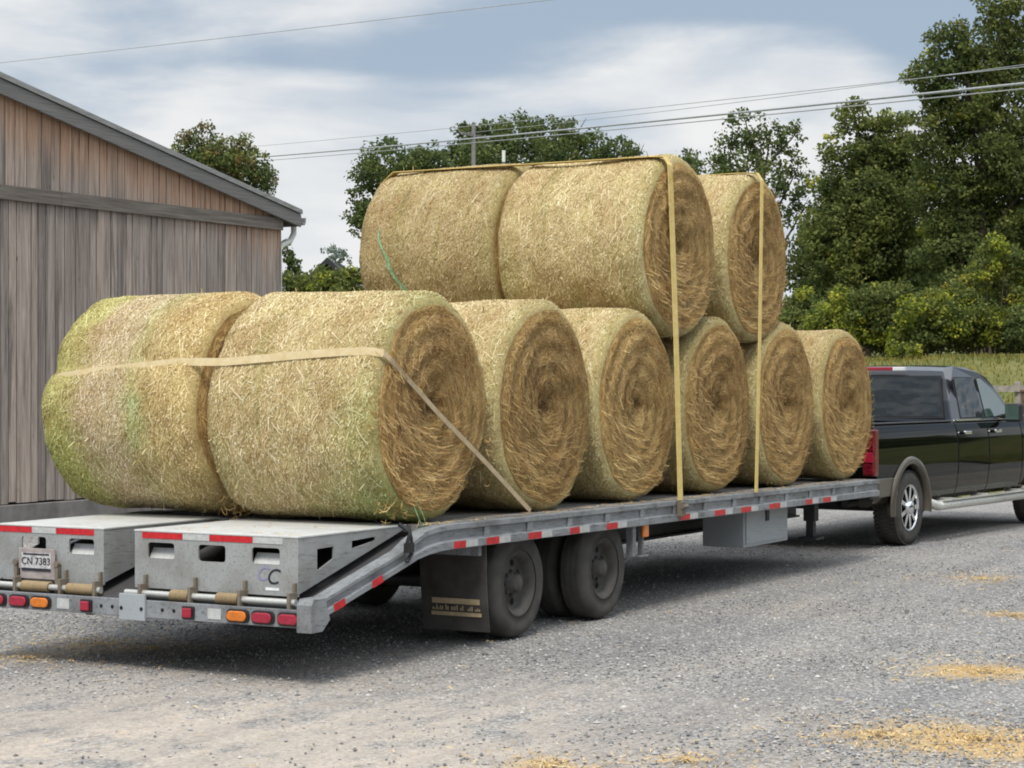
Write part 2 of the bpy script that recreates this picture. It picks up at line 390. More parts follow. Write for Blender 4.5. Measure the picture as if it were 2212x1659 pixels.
def thing(name, loc, label, cat, group=None, rz=0):
    o = bpy.data.objects.new(name, None); COL.objects.link(o); o.location = loc; o.rotation_euler.z = rz; o.empty_display_size = .3
    return tag(o, label, cat, group)
def link(name, me, parent=None, loc=(0, 0, 0)):
    o = bpy.data.objects.new(name, me); COL.objects.link(o); o.parent = parent; o.location = loc; return o
def boolean(ob, cutters):
    mods = []; tmp = []
    for i, (mb) in enumerate(cutters):
        c = bpy.data.objects.new('cutter', mb.mesh('cutter', ['dark_void'])); COL.objects.link(c); c.location = ob.matrix_world.translation if False else (0, 0, 0)
        tmp.append(c); m = ob.modifiers.new('b', 'BOOLEAN'); m.operation = 'DIFFERENCE'; m.solver = 'EXACT'; m.object = c; mods.append(m)
    bpy.context.view_layer.update(); dg = bpy.context.evaluated_depsgraph_get()
    me = bpy.data.meshes.new_from_object(ob.evaluated_get(dg)); old = ob.data; ob.modifiers.clear(); ob.data = me
    for c in tmp: bpy.data.objects.remove(c)
    return ob
def text(body, size, mat, parent, M4, name='lettering', shear=0.0, extrude=.001):
    cu = bpy.data.curves.new('lettering', 'FONT'); cu.body = body; cu.size = size; cu.align_x = 'CENTER'; cu.align_y = 'CENTER'; cu.extrude = extrude; cu.shear = shear
    o = bpy.data.objects.new('tmp', cu); COL.objects.link(o); bpy.context.view_layer.update()
    me = bpy.data.meshes.new_from_object(o.evaluated_get(bpy.context.evaluated_depsgraph_get())); bpy.data.objects.remove(o)
    me.transform(M4); me.materials.clear(); me.materials.append(M[mat])
    base = root_loc(parent); me.transform(Matrix.Translation(-base)); return link(name, me, parent)

def smooth01(x): x = np.clip(x, 0, 1); return x * x * (3 - 2 * x)
def terrain(X, Y):
    D = X * CA + Y * SA; L = X * SA - Y * CA
    k = smooth01((L - 1.5) / 6.0)
    h = k * (2.35 * smooth01((D - 34.5) / 11.0) + np.clip(D - 46, 0, 400) * .02)
    return h + .06 * np.sin(X * .9) * np.sin(Y * 1.1) * k

# ------------------------------------------------------------------ world, sun, camera
SUN = Vector((-.50, -.20, .80)).normalized(); EL = math.asin(SUN.z)
w = bpy.data.worlds.new('World'); scene.world = w; w.use_nodes = True
nt = w.node_tree; nt.nodes.clear()
class WT(NT):
    def __init__(self, tree): self.nt = tree
t = WT(nt); out = t.n('ShaderNodeOutputWorld'); bg = t.n('ShaderNodeBackground'); t.l(bg.outputs[0], out.inputs[0]); bg.inputs[1].default_value = .1
sky = t.n('ShaderNodeTexSky'); sky.sky_type = 'NISHITA'; sky.sun_disc = False; sky.sun_elevation = EL; sky.sun_rotation = math.atan2(SUN.x, SUN.y); sky.altitude = 100; sky.air_density = 1.0; sky.dust_density = .6; sky.ozone_density = 2.0
dirv = t.coord('Generated')
rt = t.n('ShaderNodeVectorRotate', rotation_type='Z_AXIS'); t.l(dirv, rt.inputs[0]); rt.inputs['Angle'].default_value = PI / 2 - AL  # y axis = towards the barn yard
P = t.sep(rt.outputs[0]); az = P[0]; el = P[2]
st = t.n('ShaderNodeMapping'); t.l(rt.outputs[0], st.inputs[0]); st.inputs['Scale'].default_value = (2.4, 2.4, 9); st.inputs['Rotation'].default_value = (0, rad(4), 0)
n1 = t.noise(st.outputs[0], 1.5, 8, .62, .25); 
st2 = t.n('ShaderNodeMapping'); t.l(rt.outputs[0], st2.inputs[0]); st2.inputs['Scale'].default_value = (5, 5, 17); st2.inputs['Location'].default_value = (3.1, 0, 1.7)
n2 = t.noise(st2.outputs[0], 1.3, 5, .55, .2)
def blob(a0, e0, ra, re, k):
    dx = t.math('DIVIDE', t.math('SUBTRACT', az, a0), ra); dy = t.math('DIVIDE', t.math('SUBTRACT', el, e0), re)
    q = t.math('SQRT', t.math('ADD', t.math('MULTIPLY', dx, dx), t.math('MULTIPLY', dy, dy)))
    return t.mr(q, .15, 1.0, k, 0)
low = t.mr(el, .085, .175, .80, .12)
acc = low
for bl in [(.110, .150, .10, .034, .75), (-.10, .137, .13, .022, .35), (-.235, .165, .06, .03, .4), (.03, .14, .08, .016, .3)]:
    acc = t.math('ADD', acc, blob(*bl))
for bl in [(-.07, .158, .11, .016, .45), (.10, .187, .16, .018, .5), (.127, .131, .035, .010, .40), (-.02, .172, .10, .014, .3), (.20, .17, .05, .03, .35)]:
    acc = t.math('SUBTRACT', acc, blob(*bl))
acc = t.math('ADD', acc, t.mr(el, .2, .5, 0, .42))
acc = t.math('ADD', acc, t.math('ADD', t.math('MULTIPLY', t.math('SUBTRACT', n1, .5), 1.1), t.math('MULTIPLY', t.math('SUBTRACT', n2, .5), 1.7)))
mask = t.mr(acc, -.08, .80)
blue = t.mix(.85, sky.outputs[0], (2.75, 3.3, 4.0))
grey = t.mix(t.mr(n2, .3, .7), (4.2, 4.65, 5.2), (6.25, 6.3, 6.3))
sc_ = t.n('ShaderNodeVectorMath', operation='SCALE'); t.l(t.mix(mask, blue, grey), sc_.inputs[0]); t.l(t.mr(el, .25, .8, 1.0, 2.0), sc_.inputs[3])
t.l(sc_.outputs[0], bg.inputs[0])      # a cloudy sky is brighter overhead
sl = bpy.data.lights.new('sun', 'SUN'); sl.energy = 2.0; sl.angle = rad(20); sl.color = (1, .95, .87)
so = bpy.data.objects.new('sun', sl); COL.objects.link(so); so.rotation_euler = (-SUN).to_track_quat('-Z', 'Y').to_euler(); so.location = (-20, 0, 40)
cd = bpy.data.cameras.new('camera'); cam = bpy.data.objects.new('camera', cd); COL.objects.link(cam); scene.camera = cam
cd.sensor_width = 36; cd.lens = 36 * FD / 2212; cd.clip_end = 3000; cam.location = (0, 0, EYE); cam.rotation_euler = (PI / 2, 0, AL - PI / 2)
scene.view_settings.view_transform = 'Standard'; scene.view_settings.look = 'None'; scene.view_settings.exposure = 0.48
scene.cycles.filter_width = 1.9; scene.cycles.max_bounces = 6; scene.cycles.transparent_max_bounces = 8

# ------------------------------------------------------------------ ground
rng = np.random.default_rng(7)
g = [-600, -200, -60, -20] + [i * 1.0 for i in range(-6, 44)] + [60, 120, 300, 800]
V = np.array([(x, y, 0) for x in g for y in g], float)
V[:, 2] = np.where((abs(V[:, 0]) < 45) & (abs(V[:, 1]) < 45), .012 * np.sin(V[:, 0] * 1.7) * np.sin(V[:, 1] * 1.3 + .5) - .01, -.01)
n = len(g); F = np.array([(i * n + j, (i + 1) * n + j, (i + 1) * n + j + 1, i * n + j + 1) for i in range(n - 1) for j in range(n - 1)])
tag(link('ground', np_mesh('ground', V, F, ['gravel'], smooth=True)), 'grey gravel yard with beige dust and straw', None, None, 'structure')
Ds = [32.5, 33.2, 34] + list(np.arange(34.5, 52, .6)) + list(np.arange(52, 80, 4)) + [90, 120, 200, 400, 900]
Ls = [-700, -200, -80] + list(np.arange(-40, 0, 4)) + list(np.arange(0, 26, .6)) + list(np.arange(26, 60, 4)) + [80, 200, 700]
V = []
for i, D in enumerate(Ds):
    for L in Ls:
        d = D + (.5 * math.sin(L * 1.3) + .3 * math.sin(L * 3.1) if i == 0 else 0); X, Y = d * CA + L * SA, d * SA - L * CA
        V.append((X, Y, float(terrain(np.array(X), np.array(Y))) + (.02 if i else -.02)))
n = len(Ls); F = np.array([(i * n + j, i * n + j + 1, (i + 1) * n + j + 1, (i + 1) * n + j) for i in range(len(Ds) - 1) for j in range(n - 1)])
tag(link('grass_bank', np_mesh('grass_bank', np.array(V), F, ['turf'], smooth=True)), 'rough grassy bank rising behind the yard', None, None, 'structure')

def quads(P, U, W):      # centres + half vectors -> rhombic leaf quads
    n = len(P); V = np.empty((n, 4, 3)); V[:, 0] = P - U; V[:, 1] = P + W; V[:, 2] = P + U; V[:, 3] = P - W
    return V.reshape(-1, 3), np.arange(n * 4).reshape(n, 4)
def unit(n, r=rng):
    d = r.normal(size=(n, 3)); return d / np.linalg.norm(d, axis=1)[:, None]

# gravel stones near the camera
N = 60000
Z = 8.6 + 16 * rng.random(N) ** 1.7; T = (rng.random(N) * 2 - 1) * .30
_q = gp(330, 1640); _d = np.hypot(Z * (CA + T * SA) - _q.x, Z * (SA - T * CA) - _q.y); _k = rng.random(N) < np.clip((_d - .8) / 4.0, .05, 1); Z, T = Z[_k], T[_k]; N = len(Z)
X = Z * (CA + T * SA); Y = Z * (SA - T * CA)
sz = .004 + .007 * rng.random(N) ** 2.2 + .007 * (rng.random(N) > .985)
oct_ = np.array([(1, 0, 0), (0, 1, 0), (-1, 0, 0), (0, -1, 0), (0, 0, 1), (0, 0, -1)], float)
fo = np.array([(0, 1, 4), (1, 2, 4), (2, 3, 4), (3, 0, 4), (1, 0, 5), (2, 1, 5), (3, 2, 5), (0, 3, 5)])
V = oct_[None] * (.6 + .8 * rng.random((N, 6, 1))) * sz[:, None, None] * np.stack([1 + .5 * rng.random(N), 1 + .3 * rng.random(N), .7 + .3 * rng.random(N)], 1)[:, None]
th = rng.random(N) * 6.28; c_, s_ = np.cos(th)[:, None], np.sin(th)[:, None]
V = np.stack([V[:, :, 0] * c_ - V[:, :, 1] * s_, V[:, :, 0] * s_ + V[:, :, 1] * c_, V[:, :, 2]], 2)
gz = .012 * np.sin(X * 1.7) * np.sin(Y * 1.3 + .5) - .01
V += np.stack([X, Y, gz + sz * .35], 1)[:, None]
F = (fo[None] + (np.arange(N) * 6)[:, None, None]).reshape(-1, 3)
tag(link('gravel_stones', np_mesh('gravel_stones', V.reshape(-1, 3), F, ['stone'])), 'loose grey gravel stones on the yard', None, None, 'stuff')

def strips(P0, D0, Wd, L, wd, bend, up):     # curved straws: centre, direction, width dir, length, half width
    s = np.array([-.5, -.17, .17, .5]); n = len(P0); V = np.empty((n, 4, 2, 3))
    for i, a in enumerate(s):
        c = P0 + D0 * (L * a)[:, None] + up * (bend * (.25 - a * a) * 4)[:, None]
        V[:, i, 0] = c - Wd * wd[:, None]; V[:, i, 1] = c + Wd * wd[:, None]
    return V.reshape(-1, 3), strip_faces(n)
def strip_faces(n):
    base = np.array([(2 * i, 2 * i + 1, 2 * i + 3, 2 * i + 2) for i in range(3)])
    return (base[None] + (np.arange(n) * 8)[:, None, None]).reshape(-1, 4)
pts = []
for (px, py, r, k) in PATCH:
    q = gp(px, py); m = int(800 * k * r / .5)
    a = rng.random(m) * 6.28; rr = r * 1.1 * np.abs(rng.normal(size=m)) * .7
    pts.append(np.stack([q.x + rr * np.cos(a), q.y + rr * np.sin(a), np.zeros(m)], 1))
m = 900; Zs = 9 + 14 * rng.random(m); Ts = (rng.random(m) * 2 - 1) * .28
pts.append(np.stack([Zs * (CA + Ts * SA), Zs * (SA - Ts * CA), np.zeros(m)], 1))
P0 = np.concatenate(pts); n = len(P0); P0[:, 2] = .012 * np.sin(P0[:, 0] * 1.7) * np.sin(P0[:, 1] * 1.3 + .5) - .002 + .012 * rng.random(n)
a = rng.random(n) * 6.28; D0 = np.stack([np.cos(a), np.sin(a), .12 * rng.normal(size=n)], 1); Wd = np.stack([-np.sin(a), np.cos(a), .3 * rng.normal(size=n)], 1)
Vs, Fs = strips(P0, D0, Wd, .015 + .06 * rng.random(n) ** 2, .0014 + .0016 * rng.random(n), .008 * rng.random(n), np.array([0, 0, 1.0]))
tag(link('scattered_straw', np_mesh('scattered_straw', Vs, Fs, ['ground_straw'])), 'loose golden straw scattered in patches on gravel', None, None, 'stuff')

# grass on the bank
m = 34000; L = 3 + 17 * rng.random(m); D = 32.8 + 14 * rng.random(m)
X = D * CA + L * SA; Y = D * SA - L * CA; H = .04 + .12 * rng.random(m) ** 1.5 * np.clip((D - 33) / 6, .25, 1)
a = rng.random(m) * 6.28; B = np.stack([X, Y, terrain(X, Y)], 1); lean = unit(m) * .35; lean[:, 2] = 1
Wv = np.stack([np.cos(a), np.sin(a), 0 * a], 1) * (.012 + .02 * rng.random(m))[:, None]
V = np.empty((m, 3, 3)); V[:, 0] = B - Wv; V[:, 1] = B + Wv; V[:, 2] = B + lean * H[:, None]
tag(link('grass', np_mesh('grass', V.reshape(-1, 3), np.arange(m * 3).reshape(m, 3), ['grass_blade'])), 'long yellowing grass on the bank', None, None, 'stuff')

# ------------------------------------------------------------------ hay bales
R, BL = .775, 1.335
def squash(P):
    P = P.copy(); z = P[..., 2]; P[..., 2] = np.where(z < -.62, -.62 + (z + .62) * .80, z); P[..., 0] *= .985; return P
def bale_meshes(seed, dent=None, nside=19000, nend=18000, mats=('hay_side', 'straw_side'), E=.10, flat=0.0):
    r = np.random.default_rng(seed); ph = r.random(12) * 6.28; sw_ = r.uniform(-.05, .28); am_ = r.uniform(.7, 1.9)
    def rr(th, y):
        f = am_ * .010 * np.sin(2 * th + ph[0]) + .008 * np.sin(3 * th + ph[1] + y) + .006 * np.sin(5 * th + ph[2] - 2 * y) + .006 * np.sin(5.2 * y + ph[3]) + .004 * np.sin(11 * th + 7 * y + ph[4]) + .003 * np.sin(19 * th - 11 * y + ph[5])
        if flat: f = f - flat * np.exp(-(np.angle(np.exp(1j * (th + .72))) / .30) ** 2)
        if dent is not None:
            d0, ya, sl, dep = dent; zz = d0 + sl * (y - .67)
            dth = np.angle(np.exp(1j * (th - zz))); f = f - dep * (np.exp(-(dth / .06) ** 2) * .5 + .5 * np.exp(-(dth / .2) ** 2)) * (.5 + 1.5 * np.exp(-((y - ya) / .28) ** 2)) + (ya > .5) * (.012 * np.exp(-((dth - .55) / .35) ** 2) - .085 * np.exp(-((y - 1.36) / .55) ** 2) * (dth < 0) * np.exp(-np.minimum(dth, 0) ** 2 / .5) * (1 - np.exp(-(dth / .05) ** 2)))
        return f
    def prof(y):       # radius reduction at rounded rims
        e = np.minimum(y, BL - y); e = np.clip(e, 0, E); return E * .75 * (1 - np.sqrt(np.clip(1 - ((E - e) / E) ** 2, 0, 1)))
    def side(th, y, h=0.0):
        q = R - prof(y) + rr(th, y) + h; return np.stack([q * np.cos(th), y, q * np.sin(th)], -1)
    RE = R - E * .75
    def endy(rad_, th):
        return .055 * np.exp(-(rad_ / .10) ** 2) - .022 * np.exp(-((rad_ - .42) / .25) ** 2) + .007 * np.sin(rad_ * 42 + th + ph[6]) + .006 * np.sin(7 * th + rad_ * 11 + ph[7]) + .008 * np.sin(3 * th + 9 * rad_ + ph[8])
    def end(rad_, th, h, far):
        k = 1 + rr(th, np.full_like(th, BL if far else 0.0)) / R * (rad_ / RE); yy = endy(rad_, th) * np.clip((RE - rad_) / .06, 0, 1) - h
        return np.stack([rad_ * k * np.cos(th), (BL - yy) if far else yy, rad_ * k * np.sin(th)], -1)
    nth = 110; ys = np.concatenate([E * (1 - np.cos(np.linspace(0, PI / 2, 7))), np.linspace(E, BL - E, 24)[1:-1], BL - E * (1 - np.cos(np.linspace(PI / 2, 0, 7)))])
    TH, YY = np.meshgrid(np.linspace(0, 2 * PI, nth, endpoint=False), ys)
    V = side(TH, YY).reshape(-1, 3); ny = len(ys)
    F = np.array([(i * nth + k, (i + 1) * nth + k, (i + 1) * nth + (k + 1) % nth, i * nth + (k + 1) % nth) for i in range(ny - 1) for k in range(nth)])
    # straws lying on the wrapped side
    th = r.random(nside) * 6.28; y = .02 + r.random(nside) * (BL - .04); psi = r.normal(size=nside) * .5; Ln = .010 + .04 * r.random(nside) ** 2 + .11 * (r.random(nside) > .965); wd = .0016 + .0022 * r.random(nside)
    stray = r.random(nside) < .010; lift_ = r.random(nside) ** 2
    S = np.empty((nside, 4, 2, 3))
    for i, s in enumerate((-.5, -.17, .17, .5)):
        for j, sg in enumerate((-1, 1)):
            a = th + (s * Ln * np.cos(psi) - sg * wd * np.sin(psi)) / R; yy = np.clip(y + s * Ln * np.sin(psi) + sg * wd * np.cos(psi), 0.004, BL - .004)
            h = .001 + .006 * (.25 - s * s) * 4 * (r.random(nside) if False else 1) + np.where(stray, .055 * (s + .5) * lift_, 0)
            S[:, i, j] = side(a, yy, h)
    Vall = squash(np.concatenate([V, S.reshape(-1, 3)])); Fall = np.concatenate([F, strip_faces(nside) + len(V)])
    mi = np.concatenate([np.zeros(len(F)), np.ones(nside * 3)])
    me_side = np_mesh('wrapped_side', Vall, Fall, list(mats), mi, True)
    ends = []
    for far in (False, True):
        ne = 900 if far else nend
        rs = np.concatenate([[.004], np.linspace(.03, RE - .05, 26), np.linspace(RE - .05, RE + .003, 5)[1:]])
        TH, RR = np.meshgrid(np.linspace(0, 2 * PI, 96, endpoint=False), rs)
        V = end(RR, TH, 0.0, far).reshape(-1, 3); nr = len(rs)
        F = np.array([(i * 96 + k, i * 96 + (k + 1) % 96, (i + 1) * 96 + (k + 1) % 96, (i + 1) * 96 + k) for i in range(nr - 1) for k in range(96)])
        if far: F = F[:, ::-1]
        ra = RE * np.sqrt(r.random(ne)) * .985 + .01; th = r.random(ne) * 6.28; psi = r.normal(size=ne) * (.45 + .5 * np.exp(-(np.abs(np.sin(th * 1.5 + seed) * .8 - ra) / .12) ** 2)) + sw_; Ln = .03 + .12 * r.random(ne) ** 2; wd = .0011 + .0015 * r.random(ne)
        stray = r.random(ne) < .06; lift = .001 + .006 * r.random(ne)
        S = np.empty((ne, 4, 2, 3))
        for i, s in enumerate((-.5, -.17, .17, .5)):
            for j, sg in enumerate((-1, 1)):
                q = np.clip(ra + s * Ln * np.sin(psi) + sg * wd * np.cos(psi), .012, RE); a = th + (s * Ln * np.cos(psi) - sg * wd * np.sin(psi)) / np.maximum(ra, .06)
                S[:, i, j] = end(q, a, lift * (1 - 2.4 * s * s) + np.where(stray, .045 * (s + .5), 0), far)
        Vall = squash(np.concatenate([V, S.reshape(-1, 3)])); Fall = np.concatenate([F, strip_faces(ne) + len(V)])
        ends.append(np_mesh('end_face', Vall, Fall, ['hay_end', 'straw_end'], np.concatenate([np.zeros(len(F)), np.ones(ne * 3)]), True))
    return me_side, ends[0], ends[1]
VAR = [bale_meshes(q, flat=f) for q, f in ((11, .0), (23, .02), (37, .015), (41, -.012), (59, .025), (67, .01))]
FLAT = lambda X: .88 - .006 * (X - 11)
def bale(X, Y, zc, meshes, label, group, tilt=0.0, yaw=0.0):
    o = thing('hay_bale', (X, Y, zc), label, 'hay bale', group)
    o.rotation_euler = (0, tilt, yaw)
    link('wrapped_side', meshes[0], o); link('end_face', meshes[1], o); link('end_face', meshes[2], o)
    return o
YN, YF = 7.085, 8.455
BX = [11.55, 13.14, 14.68, 16.28, 17.88, 19.52]
B1N = bale_meshes(51, (PI - .47, -.1, .10, .026), 24000, 22000, ('hay_side_green_foot', 'straw_side_green_foot'), .13, .045)
B1F = bale_meshes(52, (PI - .36, 1.38, .12, .042), 24000, 3000, ('hay_side_green_end', 'straw_side_green_end'), .14)
GN, GF, GU = 'round bales in the near row on the trailer bed', 'round bales in the far row on the trailer bed', 'round bales stacked in the upper layer'
ln = ['rearmost near bale with strap slanting across its cut end, above the ramps', 'near bottom bale next to the rearmost one, slanting strap ending at its foot', 'third near bottom bale from the rear, left of the long vertical strap',
      'fourth near bottom bale from the rear, just right of the long vertical strap', 'fifth near bottom bale from the rear, thin yellow strap along its left edge', 'frontmost near bale at the truck end, nothing stacked above it']
lf = ['greenish rearmost far bale above the left ramp, crossed by the yellow strap']
for i, X in enumerate(BX):
    zb = FLAT(X) + .757
    b = bale(X, YN, zb, B1N if i == 0 else VAR[i], ln[i], GN, [.1, .6, -.5, 2.2 * 0, .35, -.3][i] * .2)
    if i == 0: first = b
    bale(X + [0, .02, -.02, .03, 0, .02][i] - (.05 if i == 0 else 0), YF + (.04 if i == 0 else 0), zb + (.02 if i == 0 else 0), B1F if i == 0 else VAR[(i + 2) % 6], lf[0] if i == 0 else 'far row bale on the trailer bed hidden behind the near row', GF, [0, .1, -.1, .15, 0, .2][i])
UX = [15.47, 17.22]
bale(UX[0], YN - .01, 2.935, VAR[0], 'big upper bale whose cut end is crossed by the wide vertical strap', GU, .2)
uf = bale(UX[0] - .02, YF, 2.915, VAR[2], 'upper left bale with a torn green strip of wrap', GU, -.15)
bale(UX[1], YN + .02, 2.925, VAR[3], 'upper front bale with a thin yellow strap down its cut end', GU, -.1)
bale(UX[1], YF, 2.92, VAR[1], 'upper front bale of the far side, hidden behind the two near upper bales', GU, .1)
# torn wrap on the upper far bale and at the foot of the rearmost near bale
def wrap_strip(o, path, w, name='torn_net_wrap'):
    mb = MB(); pts = []; ws = []
    for (th, y, h) in path: pts.append(Vector(((R + h) * math.cos(th) * .985, y, (R + h) * math.sin(th))))
    ws = w
    mb.ribbon(pts, ws, .002); me = mb.mesh(name, ['net_green']); return link(name, me, o)
wrap_strip(uf, [(PI - .75 + .11 * k, 1.17 - .012 * k - .0022 * k * k + .012 * math.sin(k * 1.9), .013 + .004 * math.sin(k * 2.7)) for k in range(3, 13)], [Vector((0, (.006 + .0024 * k) * (1 + .3 * math.sin(k * 2.2)), 0)) for k in range(10)])
mb = MB()
for k in range(2):
    mb.tube([(-.25 + .03 * k, -.0 - .01 * k, -.60), (-.27 + .05 * k, -.05 - .012 * k, -.68), (-.24 + .06 * k, -.07, -.76), (-.19 + .035 * k, -.09, -.80 + .01 * k)], .003, 5)
link('torn_net_wrap', mb.mesh('torn_net_wrap', ['net_green']), first)

def tuft(o, c, n, seed, spread=(.10, .05, .05)):
    r = np.random.default_rng(seed); P0 = np.array(c) + r.normal(size=(n, 3)) * np.array(spread)
    D0 = unit(n, r); D0[:, 2] *= .5; Wd = np.cross(D0, unit(n, r)); Wd /= np.linalg.norm(Wd, axis=1)[:, None]
    V_, F_ = strips(P0, D0, Wd, .03 + .08 * r.random(n), .0014 + .0016 * r.random(n), .03 * r.random(n), np.array([0, 0, -1.0]))
    tag(link('loose_tuft', np_mesh('loose_tuft', V_, F_, ['straw_end']), o), kind='stuff')
tuft(first, (-.42, .02, -.62), 60, 1); tuft(first, (-.30, 1.34, -.66), 90, 2); tuft(uf, (-.45, .55, -.60), 140, 3, (.07, .12, .05)); tuft(first, (.72, .0, -.2), 50, 4, (.03, .03, .12)); tuft(first, (-.70, .0, .05), 50, 5, (.02, .02, .15))

# straps
def strap(name, runs, label, end_hook=None):
    s = thing(name, runs[0][0][0], label, 'strap', 'tie-down straps over the hay')
    for (pts, wv, mt) in runs:
        mb = MB(); mb.ribbon(pts, wv, .003); mb.build('webbing', [mt], s)
    if end_hook and abs(runs[0][1].x) > .04:
        p = Vector(end_hook); mb = MB(); mb.box(p.x - .045, p.x + .045, p.y - .03, p.y + .012, p.z - .13, p.z - .01); mb.tube([(p.x - .05, p.y - .04, p.z - .05), (p.x + .05, p.y - .04, p.z - .05)], .018, 8)
        mb.build('ratchet', ['lug_steel'], s, .004)
    return s
zc = FLAT(11.55) + .757
def on1(th, y, h=.012, dx=0.0): return Vector((11.55 + dx + (R + h) * math.cos(th) * .985, YN + y, zc + (R + h) * math.sin(th)))
path = [on1(PI - .47 + .10 * (y - .67) / 1.0 + .0, y, .010 - .026 * (.5 + 1.5 * math.exp(-((y + .1) / .28) ** 2))) for y in np.linspace(.09, 1.2, 11)]
far = [on1(PI - .36 + .12 * (y - .67), y + 1.41, .010 - .042 * (.5 + 1.5 * math.exp(-((y - 1.38) / .28) ** 2)) - (.03 if y > 1.25 else 0), -.05) for y in np.linspace(.12, 1.30, 12)]
edge = Vector((path[0].x + .02, YN - .012, path[0].z - .015))
e2 = Vector((path[0].x + .06, YN - .032, path[0].z - .05))
foot = Vector((12.66, 6.955, .90))
strap('tie_down_strap', [([edge + (path[0] - edge) * .0] + path + far, Vector((0, 0, .026)), 'web_pale'),
      ([edge, e2, e2.lerp(foot, .33) + Vector((0, .006, -.01)), e2.lerp(foot, .66), foot], Vector((.011, 0, .015)), 'web_shade_print'),  # slanting run: underside shade put into a browner webbing colour
      ([far[-1], far[-1] + Vector((.10, .06, -.03)), Vector((12.3, 9.62, .9))], Vector((.015, 0, .024)), 'web_yellow')],
      'long pale strap around the two rear bales, slanting down to the rail', foot)
def over(Xt, Xb, Xc, zcu, wv, mt, label, sag):
    top = [Vector((Xt, y, zcu + math.sqrt((R + .012) ** 2 - (Xt - Xc) ** 2) - abs(math.sin((y - YN) * 2.3)) * .0 + .004)) for y in np.linspace(YN + .12, YF + BL - .1, 16)]
    e = Vector((Xt, YN - .01, top[0].z - .006)); e1 = Vector((Xt, YN - .055, top[0].z - .075)); b = Vector((Xb, 6.905, FLAT(Xb) - .0))
    m1 = e1.lerp(b, .5) + Vector((.0, -.006, 0))
    strap('tie_down_strap', [([b, m1, e1, e] + top, wv, mt), ([top[-1], Vector((Xt, YF + BL + .03, top[-1].z - .1)), Vector((Xb, 9.63, .85))], wv, mt)], label, b)
over(15.17, 15.10, UX[0], 2.935, Vector((.045, 0, 0)), 'web_yellow', 'wide vertical strap over the big upper bale down to the rail', 0)
over(17.14, 16.70, UX[1], 2.925, Vector((.032, 0, 0)), 'web_yellow', 'thin bright yellow strap over the front upper bale', 0)

# ------------------------------------------------------------------ trailer
NY, FY, CY = 6.92, 9.61, 8.264
tr = thing('flatbed_trailer', (11.0, CY, 0), 'long grey flatbed trailer with two folded loading ramps, loaded with round bales', 'trailer')
# side rails: swept channel
def rail_path():
    p = [(20.02, .795)]
    for x in np.arange(19.4, 11.6, -.6): p.append((x, .795 + 0 * x))
    p += [(11.55, .797), (11.38, .792), (11.22, .775), (11.08, .738), (10.95, .690), (10.8, .652), (10.4, .553), (9.92, .43)]
    return [(x, z - .006 * (x - 11) * (1 if x > 11 else 0)) for x, z in p]
RP = rail_path()
def sweep(mb, path, sect, ysign, y0, mat=0):
    rings = []
    for i, (x, z) in enumerate(path):
        a = path[max(i - 1, 0)]; b = path[min(i + 1, len(path) - 1)]; d = Vector((b[0] - a[0], 0, b[1] - a[1])).normalized(); nrm = Vector((d.z, 0, -d.x)) if d.x < 0 else Vector((-d.z, 0, d.x))
        if nrm.z < 0: nrm = -nrm
        k_ = min(1.0, max(.66, .66 + (x - 10.95) / .3 * .34))
        rings.append([Vector((x, y0 + ysign * q[0], z)) + nrm * q[1] * k_ for q in sect])
    n = len(sect); vs = [p for r_ in rings for p in r_]; fs = []
    for i in range(len(path) - 1):
        for k in range(n): fs.append((i * n + k, i * n + (k + 1) % n, (i + 1) * n + (k + 1) % n, (i + 1) * n + k))
    fs += [tuple(range(n)), tuple(range(len(vs) - n, len(vs)))]
    mb.add(vs, fs, mat)
SECT = [(.0, -.085), (.0, -.03), (-.022, -.024), (-.022, .038), (.0, .044), (.0, .082), (-.10, .082), (-.10, .066), (-.045, .062), (-.045, -.066), (-.07, -.085)]
for (ys, y0) in ((-1, NY), (1, FY)):
    mb = MB(); sweep(mb, RP, [(q[0], q[1]) for q in SECT], ys, y0)
    for x in np.arange(12.0, 19.8, .61):        # stake pockets behind the rub rail
        z = .795 - .006 * (x - 11); yb = y0 - ys * .021; mb.box(x - .035, x + .035, min(yb, yb + ys * .016), max(yb, yb + ys * .016), z - .03, z + .045)
    # flat rear end plate of the dovetail beam
    mb.prism([(9.90, .325), (10.02, .325), (10.10, .39), (10.05, .525), (9.93, .525), (9.90, .49)], 'y', min(y0 + ys * .006, y0 - ys * .10), max(y0 + ys * .006, y0 - ys * .10))
    mb.build('side_rail', ['rail_steel'], tr, .004)
mb = MB(); wd = (FY - NY - .22) / 16
for k in range(16):
    ya = NY + .11 + k * wd; dz = random.Random(k).uniform(-.003, .003)
    for (xa, xb) in ((11.28, 14.2), (14.203, 17.3), (17.303, 20.0)):
        za, zb = FLAT(xa), FLAT(xb)
        vs = [(xa, ya + .004, za - .045), (xa, ya + wd - .004, za - .045), (xa, ya + wd - .004, za - .004 + dz), (xa, ya + .004, za - .004 + dz), (xb, ya + .004, zb - .045), (xb, ya + wd - .004, zb - .045), (xb, ya + wd - .004, zb - .004 + dz), (xb, ya + .004, zb - .004 + dz)]
        mb.add(vs, [(0, 1, 2, 3), (7, 6, 5, 4), (0, 4, 5, 1), (1, 5, 6, 2), (2, 6, 7, 3), (3, 7, 4, 0)])
mb.build('deck', ['deck_wood'], tr)
mb = MB()      # dovetail floor
